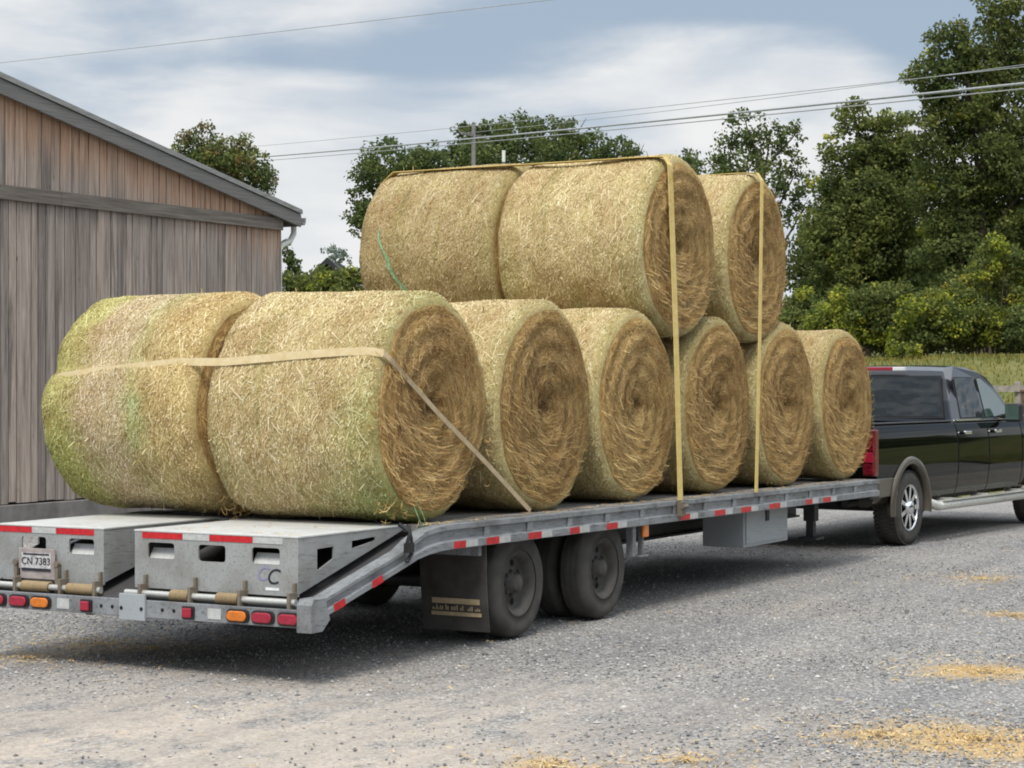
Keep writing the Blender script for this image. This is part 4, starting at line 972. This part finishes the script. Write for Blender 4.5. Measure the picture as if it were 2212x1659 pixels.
def rear_pane(y, z0, z1, mt, nm, off):
    mb = MB(); pr = [p for p in PROF[:4]]
    def xa(z): return 2.49 + (z - 1.345) * .225
    def P(yy, z): return (TX + xa(z) - .031 - off, TY + yy, z)
    ys_ = np.linspace(-y, y, 9); vs = [P(yy * (1 - .10 * (z - z0) / (z1 - z0)), z) for z in (z0, z1) for yy in ys_] + [(p[0] + .03, p[1], p[2]) for p in [P(yy * (1 - .10 * (z - z0) / (z1 - z0)), z) for z in (z0, z1) for yy in ys_]]
    fs = [(j, j + 1, 9 + j + 1, 9 + j) for j in range(8)] + [(18 + j, 27 + j, 27 + j + 1, 18 + j + 1) for j in range(8)] + [(j, 18 + j, 18 + j + 1, j + 1) for j in range(8)] + [(9 + j, 9 + j + 1, 27 + j + 1, 27 + j) for j in range(8)] + [(0, 9, 27, 18), (8, 26, 35, 17)]
    mb.add(vs, fs, 0, False); o = mb.build(nm, [mt], cab)
    for i_ in range(8): o.data.polygons[i_].use_smooth = False
    return o
rear_pane(.845, 1.395, 1.90, 'black_plastic', 'rear_window_frame', .004); rear_pane(.82, 1.415, 1.885, 'tinted_glass', 'rear_window', .008)
mb = MB(); pts = []
vs = []
for (x, z) in [(3.87, 1.905), (4.66, 1.40)]:
    for yy in np.linspace(-.9, .9, 7): vs.append((TX + x + .055 * (1 - yy * yy) + .012, TY + yy * (yh(z) - .06) / .9, z + .02))
mb.add(vs, [(j, j + 1, 8 + j, 7 + j) for j in range(6)]); mb.build('windscreen', ['tinted_glass'], cab)
mb = MB(); mb.box(TX + 2.54, TX + 2.60, TY - .31, TY + .31, 1.962, 2.004); hl = mb.build('high_brake_lamp', ['lens_red'], tk, .006)
for sg in (-1, 1):
    mb = MB(); mb.box(TX + 2.532, TX + 2.598, TY + sg * .245 - .075, TY + sg * .245 + .075, 1.959, 2.002); mb.build('cargo_lamp', ['white_vinyl'], hl, .006)
# bed rail cap, exhaust, spare carrier
for sg in (-1, 1):
    mb = MB(); yb = TY + sg * .905; mb.box(TX + .10, TX + 2.48, yb - .055, yb + .055, 1.362, 1.378); mb.build('bed_rail_cap', ['paint_roof'], tk, .006)
mb = MB(); mb.tube([(TX + .3, TY - .55, .48), (TX + 1.0, TY - .6, .50), (TX + 2.4, TY - .5, .46)], .045, 10); mb.box(TX + .0, TX + .4, TY - .12, TY + .12, .46, .56); mb.tube([(TX + AXR, TY - .9, .42), (TX + AXR, TY + .9, .42)], .06, 10); mb.build('exhaust', ['beam_steel'], tk)

# ------------------------------------------------------------------ barn
BY, BXC = 18.3, 25.35
bn = thing('barn', (17.0, BY + 7, 0), 'weathered grey board barn with shallow metal roof at the left', 'barn')
rnd = random.Random(3)
XL = 8.2; RID = 16.8; ZE = 4.32; SL = .19
wtop = lambda x: ZE + .02 + SL * (BXC - max(x, 2 * RID - x))
mb = MB(); x = XL
while x < BXC - .02:
    wv = rnd.choice((.12, .15, .18, .22, .27)); x2 = min(x + wv, BXC); d = rnd.uniform(0, .012)
    mb.box(x + .010, x2 - .010, BY - .03 - d, BY, .27 + rnd.uniform(0, .03), 4.16); x = x2
mb.box(BXC - .0, BXC + .03, BY - .02, BY + 14, .27, ZE); mb.box(XL - .03, XL, BY - .02, BY + 14, .27, ZE)
mb.box(XL, BXC, BY + 14, BY + 14.03, .27, ZE)
mb.build('wall', ['barn_board'], bn)
mb = MB(); x = XL
while x < BXC - .02:
    wv = rnd.choice((.12, .15, .18, .22, .27)); x2 = min(x + wv, BXC); d = rnd.uniform(0, .012); ya, yb = BY - .045 - d, BY - .01
    a, b = x + .010, x2 - .010; za, zb_ = wtop(a) + .1, wtop(b) + .1
    mb.prism([(a, 4.30), (b, 4.30), (b, max(zb_, 4.32)), (a, max(za, 4.32))], 'y', ya, yb); x = x2
mb.build('gable', ['barn_board'], bn)
mb = MB(); x = XL
for xb in (12.0, 16.1, 20.4, BXC): mb.box(x + .004, xb - .004, BY - .085, BY - .0465 + .03, 4.14, 4.325); x = xb
mb.build('trim_board', ['trim_wood'], bn, .005)
mb = MB(); mb.prism([(XL, .2), (BXC, .2), (BXC, ZE), (RID, wtop(RID) - .05), (XL, ZE)], 'y', BY + .01, BY + .05); mb.build('backing', ['dark_void'], bn)
mb = MB(); mb.box(XL - .05, BXC + .05, BY - .10, BY + 14.1, -.1, .26); mb.build('foundation', ['concrete'], bn, .01)
mb = MB(); ov = .40
xe, xw = BXC + ov, XL - ov; y0, y1 = BY - .16, BY + 14.3
zt = lambda x: ZE + .10 + SL * (BXC - x) + .12
for sg in (1, -1):
    X_ = (lambda q: q) if sg > 0 else (lambda q: 2 * RID - q)
    poly = [(X_(xe), zt(xe)), (X_(RID), zt(RID)), (X_(RID), zt(RID) - .05), (X_(xe), zt(xe) - .05)]
    mb.prism(poly, 'y', y0, y1)
    for k in range(40):       # ribs of the metal sheet run up the slope
        yy = y0 + .02 + k * .36
        mb.prism([(X_(xe + .02), zt(xe + .02)), (X_(RID), zt(RID)), (X_(RID), zt(RID) + .025), (X_(xe + .02), zt(xe + .02) + .025)], 'y', yy, yy + .05)
rf = mb.build('roof', ['roof_metal'], bn)
mb = MB()
for sg in (1, -1):
    X_ = (lambda q: q) if sg > 0 else (lambda q: 2 * RID - q)
    mb.prism([(X_(xe - .01), zt(xe) - .06), (X_(RID), zt(RID) - .06), (X_(RID), zt(RID) - .25), (X_(xe - .01), zt(xe) - .25)], 'y', y0 + .02, y0 + .06)
    mb.prism([(X_(xe - .06), zt(xe) - .054), (X_(RID), zt(RID) - .054), (X_(RID), zt(RID) - .12), (X_(xe - .06), zt(xe) - .12)], 'y', y0 + .065, BY - .06)
    mb.box(min(X_(xe), X_(xe - .04)), max(X_(xe), X_(xe - .04)), y0 + .065, y1, zt(xe) - .24, zt(xe) - .052)
mb.build('rake_board', ['rake_board'], rf, .006)
mb = MB(); gx = xe + .055; gz_ = zt(xe) - .10
sec = [(gx - .05, gz_), (gx - .05, gz_ - .09), (gx - .02, gz_ - .115), (gx + .04, gz_ - .115), (gx + .07, gz_ - .07), (gx + .075, gz_), (gx + .065, gz_), (gx + .06, gz_ - .06), (gx + .035, gz_ - .10), (gx - .015, gz_ - .10), (gx - .04, gz_ - .08), (gx - .04, gz_)]
mb.prism(sec, 'y', y0 + .03, y1 - .1); gt = mb.build('gutter', ['gutter'], bn)
mb = MB(); yd = BY + .05; mb.tube([(gx, yd, gz_ - .11), (gx, yd, gz_ - .24), (gx - .1, yd, gz_ - .36), (BXC + .14, yd, gz_ - .44), (BXC + .07, yd, gz_ - .52), (BXC + .07, yd, gz_ - .7), (BXC + .07, yd, .25), (BXC + .12, yd - .1, .1)], .045, 12); mb.build('downspout', ['white_pvc'], bn)

# ------------------------------------------------------------------ vegetation
def plant(name, Z, blobs, mat, label, cat, group, leaf=.13, dens=1.0, trunk=True, seed=0, mats=None, spread=1.0, sub=(.22, .42), base=None):
    r = np.random.default_rng(seed + 100)
    cx = np.mean([b[0] for b in blobs]); bp = wp(cx if base is None else base, 829, Z); zb_ = float(terrain(np.array(bp.x), np.array(bp.y))); bp.z = zb_
    root = thing(name, bp, label, cat, group)
    P = []; MI = []; NRM = []
    fwd = np.array([CA, SA, 0]); rgt = np.array([SA, -CA, 0]); up = np.array([0, 0, 1.0]); centres = []
    for bi, (x, y, rx, ry) in enumerate(blobs):
        dz = (r.random() - .5) * 1.2 * rx * Z / FD * spread
        c = np.array(wp(x, y, Z + dz)); a, b = rx * Z / FD, ry * Z / FD; centres.append(c)
        ns = int(14 + 9 * dens * (a * b + a * a + b * b)); d = unit(ns, r); rad_ = .35 + .65 * r.random(ns) ** .45
        sc = c + (d[:, :1] * rgt * a + d[:, 1:2] * fwd * a * 1.1 * spread + d[:, 2:] * up * b) * rad_[:, None]
        for k in range(ns):
            cr = (sub[0] + (sub[1] - sub[0]) * r.random()) * (min(a, b) ** .6); m = int(dens * 54 * cr * cr / (leaf * leaf) * .16 + 10)
            q = unit(m, r) * (r.random(m) ** .4)[:, None] * cr * np.array([1.15, 1.15, .8])
            P.append(sc[k] + q); MI.append(np.full(m, 0 if mats is None else int(r.choice(len(mats[1]), p=mats[1])))); NRM.append(np.broadcast_to(d[k], (m, 3)))
    P = np.concatenate(P); MI = np.concatenate(MI); n = len(P)
    nrm = unit(n, r) + np.array([0, 0, .5]) + .35 * np.concatenate(NRM); nrm /= np.linalg.norm(nrm, axis=1)[:, None]
    u = np.cross(nrm, unit(n, r)); u /= np.linalg.norm(u, axis=1)[:, None]; w_ = np.cross(nrm, u)
    ls = leaf * .78 * (.55 + .7 * r.random(n)); V, F = quads(P - np.array(bp), u * ls[:, None] * .62, w_ * ls[:, None] * .40)
    link('crown' if trunk else 'foliage', np_mesh('crown', V, F, [mat] if mats is None else mats[0], MI), root)
    if trunk:
        mb = MB(); top = max(c[2] for c in centres) - .5; mid = np.mean(centres, axis=0); h = top - zb_; tr_ = max(.10, h * .022)
        ct = Vector((mid[0], mid[1], top)); b0 = Vector(bp) - Vector((0, 0, .2))
        pts = [b0.lerp(ct, k / 6) + Vector((math.sin(k * 2.1 + seed) * .12, math.cos(k * 1.7 + seed) * .12, 0)) * (1 if 0 < k < 6 else 0) for k in range(7)]
        mb.tube(pts, [tr_ * 1.3, tr_ * 1.0, tr_ * .85, tr_ * .7, tr_ * .5, tr_ * .35, tr_ * .12], 10)
        for c in centres:
            c = Vector(c); k = min(5, max(1, int((c.z - zb_) / h * 6) - 1)); s_ = pts[k]
            mb.tube([s_, s_.lerp(c, .5) + Vector((0, 0, .15)), c, c + (c - s_) * .3], [tr_ * .45, tr_ * .3, tr_ * .16, tr_ * .04], 7)
        mb.build('trunk', ['bark'], root)
    else:
        mb = MB()
        for c in centres:
            c = Vector(c); g0 = Vector((c.x * .6 + bp.x * .4, c.y * .6 + bp.y * .4, zb_ - .1))
            for k in range(3):
                e = c + Vector((r.normal() * .2, r.normal() * .2, r.normal() * .15)); mb.tube([g0, g0.lerp(e, .5) + Vector((r.normal() * .06, r.normal() * .06, 0)), e], [.02, .014, .005], 5)
        mb.build('stem', ['bark'], root)
    return root
GT = 'trees along the edge of the yard'
plant('tree', 62, [(430, 315, 42, 56), (400, 350, 46, 44), (470, 340, 50, 50), (525, 345, 46, 56), (556, 390, 32, 50), (490, 390, 100, 80), (430, 400, 90, 70), (480, 510, 90, 90), (470, 630, 90, 80)], 'leaf_brown', 'loose olive tree rising behind the barn roof', 'tree', GT, .12, 1.15, seed=1, mats=(['leaf_oak', 'leaf_mid', 'leaf_brown'], [.5, .32, .18]))
plant('tree', 92, [(860, 365, 85, 66), (800, 410, 48, 70), (780, 470, 34, 42), (900, 420, 90, 80), (930, 350, 50, 40), (840, 470, 80, 50), (900, 560, 105, 80), (910, 660, 110, 80)], 'leaf_oak', 'dark rounded oak left of the upper bales', 'tree', GT, .20, 1.1, seed=2, mats=(['leaf_oak', 'leaf_dark'], [.8, .2]))
plant('tree', 98, [(1010, 308, 48, 46), (1060, 300, 50, 40), (1120, 292, 60, 46), (1190, 290, 55, 44), (1230, 315, 40, 42), (1110, 350, 140, 60), (1000, 350, 60, 40), (1120, 430, 150, 70), (1110, 540, 150, 90), (1110, 650, 160, 80)], 'leaf_oak', 'broad dark oak crown seen straight above the upper bales', 'tree', GT, .20, 1.1, seed=3, mats=(['leaf_oak', 'leaf_dark'], [.8, .2]))
plant('tree', 104, [(1285, 325, 45, 40), (1335, 335, 45, 42), (1375, 355, 26, 32), (1310, 380, 90, 50), (1300, 440, 90, 60), (1320, 540, 100, 90), (1320, 650, 110, 80)], 'leaf_oak', 'lower oak crown right of the broad oak, behind the near upper bale', 'tree', GT, .20, 1.0, seed=4)
plant('tree', 90, [(1485, 345, 38, 26), (1460, 380, 40, 40), (1510, 390, 40, 50), (1485, 490, 60, 80), (1485, 620, 70, 100)], 'leaf_oak', 'small dark treetop peeping over the seam of the two upper bales', 'tree', GT, .18, 1.0, seed=5)
plant('tree', 70, [(1615, 280, 48, 46), (1580, 330, 46, 46), (1660, 320, 46, 50), (1710, 300, 28, 42), (1550, 370, 40, 45), (1620, 390, 85, 60), (1710, 390, 46, 60), (1640, 480, 90, 60), (1725, 470, 36, 60), (1680, 560, 70, 60), (1620, 560, 80, 80), (1610, 670, 90, 80)], 'leaf_oak', 'open dark tree with sky gaps behind the front upper bale', 'tree', GT, .16, .72, seed=6, mats=(['leaf_oak', 'leaf_dark'], [.7, .3]))
plant('tree', 56, [(1850, 265, 42, 50), (1820, 350, 52, 70), (1890, 330, 60, 70), (1940, 290, 50, 60), (1800, 450, 60, 80), (1880, 450, 95, 90), (1960, 420, 70, 90), (1780, 560, 50, 70), (1850, 590, 100, 80), (1950, 580, 90, 90), (1890, 680, 140, 60), (1770, 660, 60, 60), (1920, 350, 70, 80), (1850, 500, 100, 90)], 'leaf_mid', 'mid green bushy tree with a pointed top right of the bales', 'tree', GT, .125, 1.5, seed=7, mats=(['leaf_mid', 'leaf_dark', 'leaf_lime'], [.56, .42, .02]))
plant('tree', 52, [(2190, 20, 70, 70), (2150, 110, 70, 70), (2060, 110, 60, 62), (2010, 165, 56, 46), (2090, 200, 80, 80), (2200, 220, 90, 100), (2040, 280, 70, 80), (2130, 330, 110, 100), (2240, 380, 90, 120), (2050, 420, 80, 90), (2160, 480, 110, 100), (2080, 570, 110, 90), (2220, 600, 90, 100)], 'leaf_dark', 'tallest dark green tree, reaching out of the frame at the right', 'tree', GT, .125, 1.5, seed=8, mats=(['leaf_dark', 'leaf_mid', 'leaf_lime'], [.72, .26, .02]))
plant('tree', 120, [(722, 545, 26, 16), (735, 560, 22, 20)], 'leaf_haze', 'tiny pale treetop far off beyond the hedge', 'tree', GT, .2, .6, seed=9)
plant('tree', 58, [(622, 545, 12, 26), (632, 572, 18, 22), (628, 610, 24, 30)], 'leaf_oak', 'small dark conifer right beside the barn corner', 'tree', GT, .12, 1.0, seed=10)
plant('tree', 68, [(1830, 560, 110, 120), (1960, 600, 120, 120), (2090, 560, 130, 140), (2210, 600, 120, 150), (1880, 690, 150, 70), (2050, 690, 150, 70), (2200, 700, 120, 70), (1760, 620, 50, 100)], 'leaf_dark', 'shaded low tree filling the gap under the tallest tree', 'tree', GT, .16, 1.5, seed=11)
GS = 'shrubs on the bank and behind the barn'
def shrub(Z, blobs, mats, label, seed, leaf=.10, dens=1.0):
    plant('shrub', Z, blobs, None, label, 'shrub', GS, leaf, dens * 1.9, False, seed, mats, 1.0, (.24, .46))
MX1 = (['leaf_mid', 'leaf_lime', 'leaf_dark'], [.55, .2, .25]); MX2 = (['leaf_lime', 'leaf_gold', 'leaf_mid'], [.42, .03, .55]); MX3 = (['leaf_dark', 'leaf_mid', 'leaf_brown'], [.55, .35, .10]); MX4 = (['leaf_gold', 'leaf_lime', 'leaf_mid'], [.06, .44, .5])
shrub(52, [(640, 620, 40, 36), (680, 630, 44, 40), (655, 660, 60, 40)], MX3, 'dull green hedge bush next to the barn downspout', 21)
shrub(51, [(715, 615, 44, 40), (760, 625, 44, 44), (735, 660, 60, 40)], MX1, 'brighter hedge bush between the barn and the upper bales', 22)
shrub(47.5, [(2150, 545, 34, 42), (2190, 585, 44, 60), (2120, 610, 40, 50), (2205, 660, 60, 50), (2080, 650, 44, 40)], MX4, 'tall yellow-leaved shrub in front of the tallest tree', 23)
shrub(49, [(1735, 670, 44, 44), (1760, 710, 50, 46), (1715, 720, 44, 50)], MX1, 'leftmost shrub on the bank, beside the front bale', 24)
shrub(48, [(1815, 660, 44, 40), (1850, 685, 56, 46), (1800, 710, 60, 46)], MX2, 'lime green shrub above the front bale', 25)
shrub(48, [(1915, 650, 52, 44), (1950, 690, 56, 48), (1900, 715, 60, 42)], MX1, 'low shrub on the bank above the truck rear window', 26)
shrub(47, [(2000, 670, 52, 48), (2040, 690, 56, 48), (1990, 720, 60, 38)], MX2, 'yellow-green shrub above the truck roof', 27)
shrub(47, [(2110, 690, 56, 46), (2165, 705, 54, 42), (2090, 722, 54, 34)], MX1, 'green shrub above the truck windscreen', 28)
shrub(46.5, [(2215, 715, 60, 46), (2270, 700, 60, 60)], MX3, 'dark shrub at the right edge of the frame', 29)
shrub(45, [(1935, 752, 30, 15), (1970, 756, 26, 13)], MX4, 'small yellow bush low on the bank', 30, .08)

# unseen leaf mass added off view so the truck side reflects dark green
r = np.random.default_rng(77); n = 26000
ax_ = r.random(n) * 150 - 10; zz_ = 13 * r.random(n) ** .8 * (.75 + .25 * np.sin(ax_ * .35)); yy_ = -30 + 5 * r.normal(size=n) * .5 - .12 * ax_
u_ = unit(n, r); w_ = np.cross(u_, unit(n, r)); w_ /= np.linalg.norm(w_, axis=1)[:, None]
V, F = quads(np.stack([ax_, yy_, zz_ + .3], 1), u_ * .75, w_ * .55)
tag(link('unseen_wood', np_mesh('unseen_wood', V, F, ['leaf_dark'])), 'unseen leaf mass added across the yard for dark truck reflections', None, None, 'stuff')

# house far off
hp = wp(708, 829, 100); hs = thing('house', (hp.x, hp.y, 0), 'distant house with a dark steep gable above the hedge', 'house', rz=AL)
mb = MB(); mb.box(hp.x, hp.x + 9, hp.y - 3, hp.y + 3, 0, 5.0); mb.build('wall', ['house_wall'], hs)
mb = MB(); mb.prism([(hp.y - 3.3, 4.8), (hp.y, 8.0), (hp.y + 3.3, 4.8), (hp.y + 3.1, 4.7), (hp.y, 7.7), (hp.y - 3.1, 4.7)], 'x', hp.x - .4, hp.x + 9.4); mb.prism([(hp.y - 3.0, 5.0), (hp.y, 7.7), (hp.y + 3.0, 5.0)], 'x', hp.x, hp.x + 9); mb.build('roof', ['house_roof'], hs)

# poles, wires, fence
for (px, ytop, Z, r_, lab, arm) in ((1023, 268, 80, .10, 'grey utility pole standing before the broad oak', True), (1088, 326, 84, .07, 'thin pole with a white cap just above the upper bales', False)):
    b = wp(px, 829, Z); zt_ = EYE + (829.5 - ytop) * Z / FD; up_ = thing('utility_pole', (b.x, b.y, 0), lab, 'utility pole', 'utility poles behind the bales')
    mb = MB(); mb.tube([(b.x, b.y, -.2), (b.x, b.y, zt_ * .5), (b.x, b.y, zt_)], [r_ * 1.2, r_ * 1.05, r_ * .85], 12); mb.build('pole', ['pole_wood'], up_)
    mb = MB()
    if arm: mb.box(b.x - .9, b.x + .9, b.y - .05, b.y + .05, zt_ - .5, zt_ - .4); mb.build('cross_arm', ['pole_wood'], up_)
    else: mb.tube([(b.x, b.y, zt_ - .45), (b.x, b.y, zt_ + .02)], .075, 12); mb.build('cap', ['white_pvc'], up_)
def wire(p, q, r_, sag, label):
    a, b = wp(*p), wp(*q); b = b + (b - a) * (.6 if p[2] < 100 and p[0] < 0 else 0); pts = [a.lerp(b, k / 40) - Vector((0, 0, sag * 4 * (k / 40) * (1 - k / 40))) for k in range(41)]
    mb = MB(); mb.tube(pts, r_, 6); o = mb.build('power_line', ['wire'], None, 0, tuple(a)); tag(o, label, 'power line', 'power lines across the sky')
wire((-300, 168, 80), (1500, -48, 48), .010, .12, 'highest single wire crossing the upper left sky')
wire((300, 358, 110), (2500, 150, 36), .026, .15, 'thickest wire running past the big right tree')
wire((300, 366, 110), (2500, 162, 36), .013, .15, 'thin wire just under the thickest wire')
wire((300, 336, 112), (2500, 112, 38), .009, .15, 'upper thin wire above the thickest wire, touching the oak')
wire((1000, 288, 84), (2500, 100, 42), .009, .1, 'faint wire between the cloud and the big right tree')
b = wp(2199, 829, 35.5); zb_ = float(terrain(np.array(b.x), np.array(b.y)))
fc = thing('post_fence', (b.x, b.y, zb_), 'pale post and rail fence behind the truck windscreen', 'fence')
dirx = Vector((SA, -CA, 0)); 
for k in range(-3, 4):
    p = Vector((b.x, b.y, 0)) + dirx * (k * 1.9); zz = float(terrain(np.array(p.x), np.array(p.y))); mb = MB(); mb.box(p.x - .05, p.x + .05, p.y - .05, p.y + .05, zz - .2, 1.84); mb.build('post', ['fence_wood'], fc, .006)
for zz in (1.72, 1.35):
    a = Vector((b.x, b.y, zz)) - dirx * 5.8 - Vector((CA, SA, 0)) * .07; c = a + dirx * 11.6; mb = MB(); mb.ribbon([a, c], Vector((0, 0, .055)), .018); mb.build('rail', ['fence_wood'], fc)
b = wp(2222, 829, 35); zb_ = float(terrain(np.array(b.x), np.array(b.y)))
mb = MB(); mb.box(b.x - .10, b.x + .10, b.y - .10, b.y + .10, zb_ - .2, 1.66); mb.box(b.x - .12, b.x + .12, b.y - .12, b.y + .12, 1.66, 1.70)
tag(mb.build('gate_post', ['brick_red'], None, .008, (b.x, b.y, 0)), 'dark reddish brown post beside the pale fence at the right edge', 'post')
bpy.context.view_layer.update()
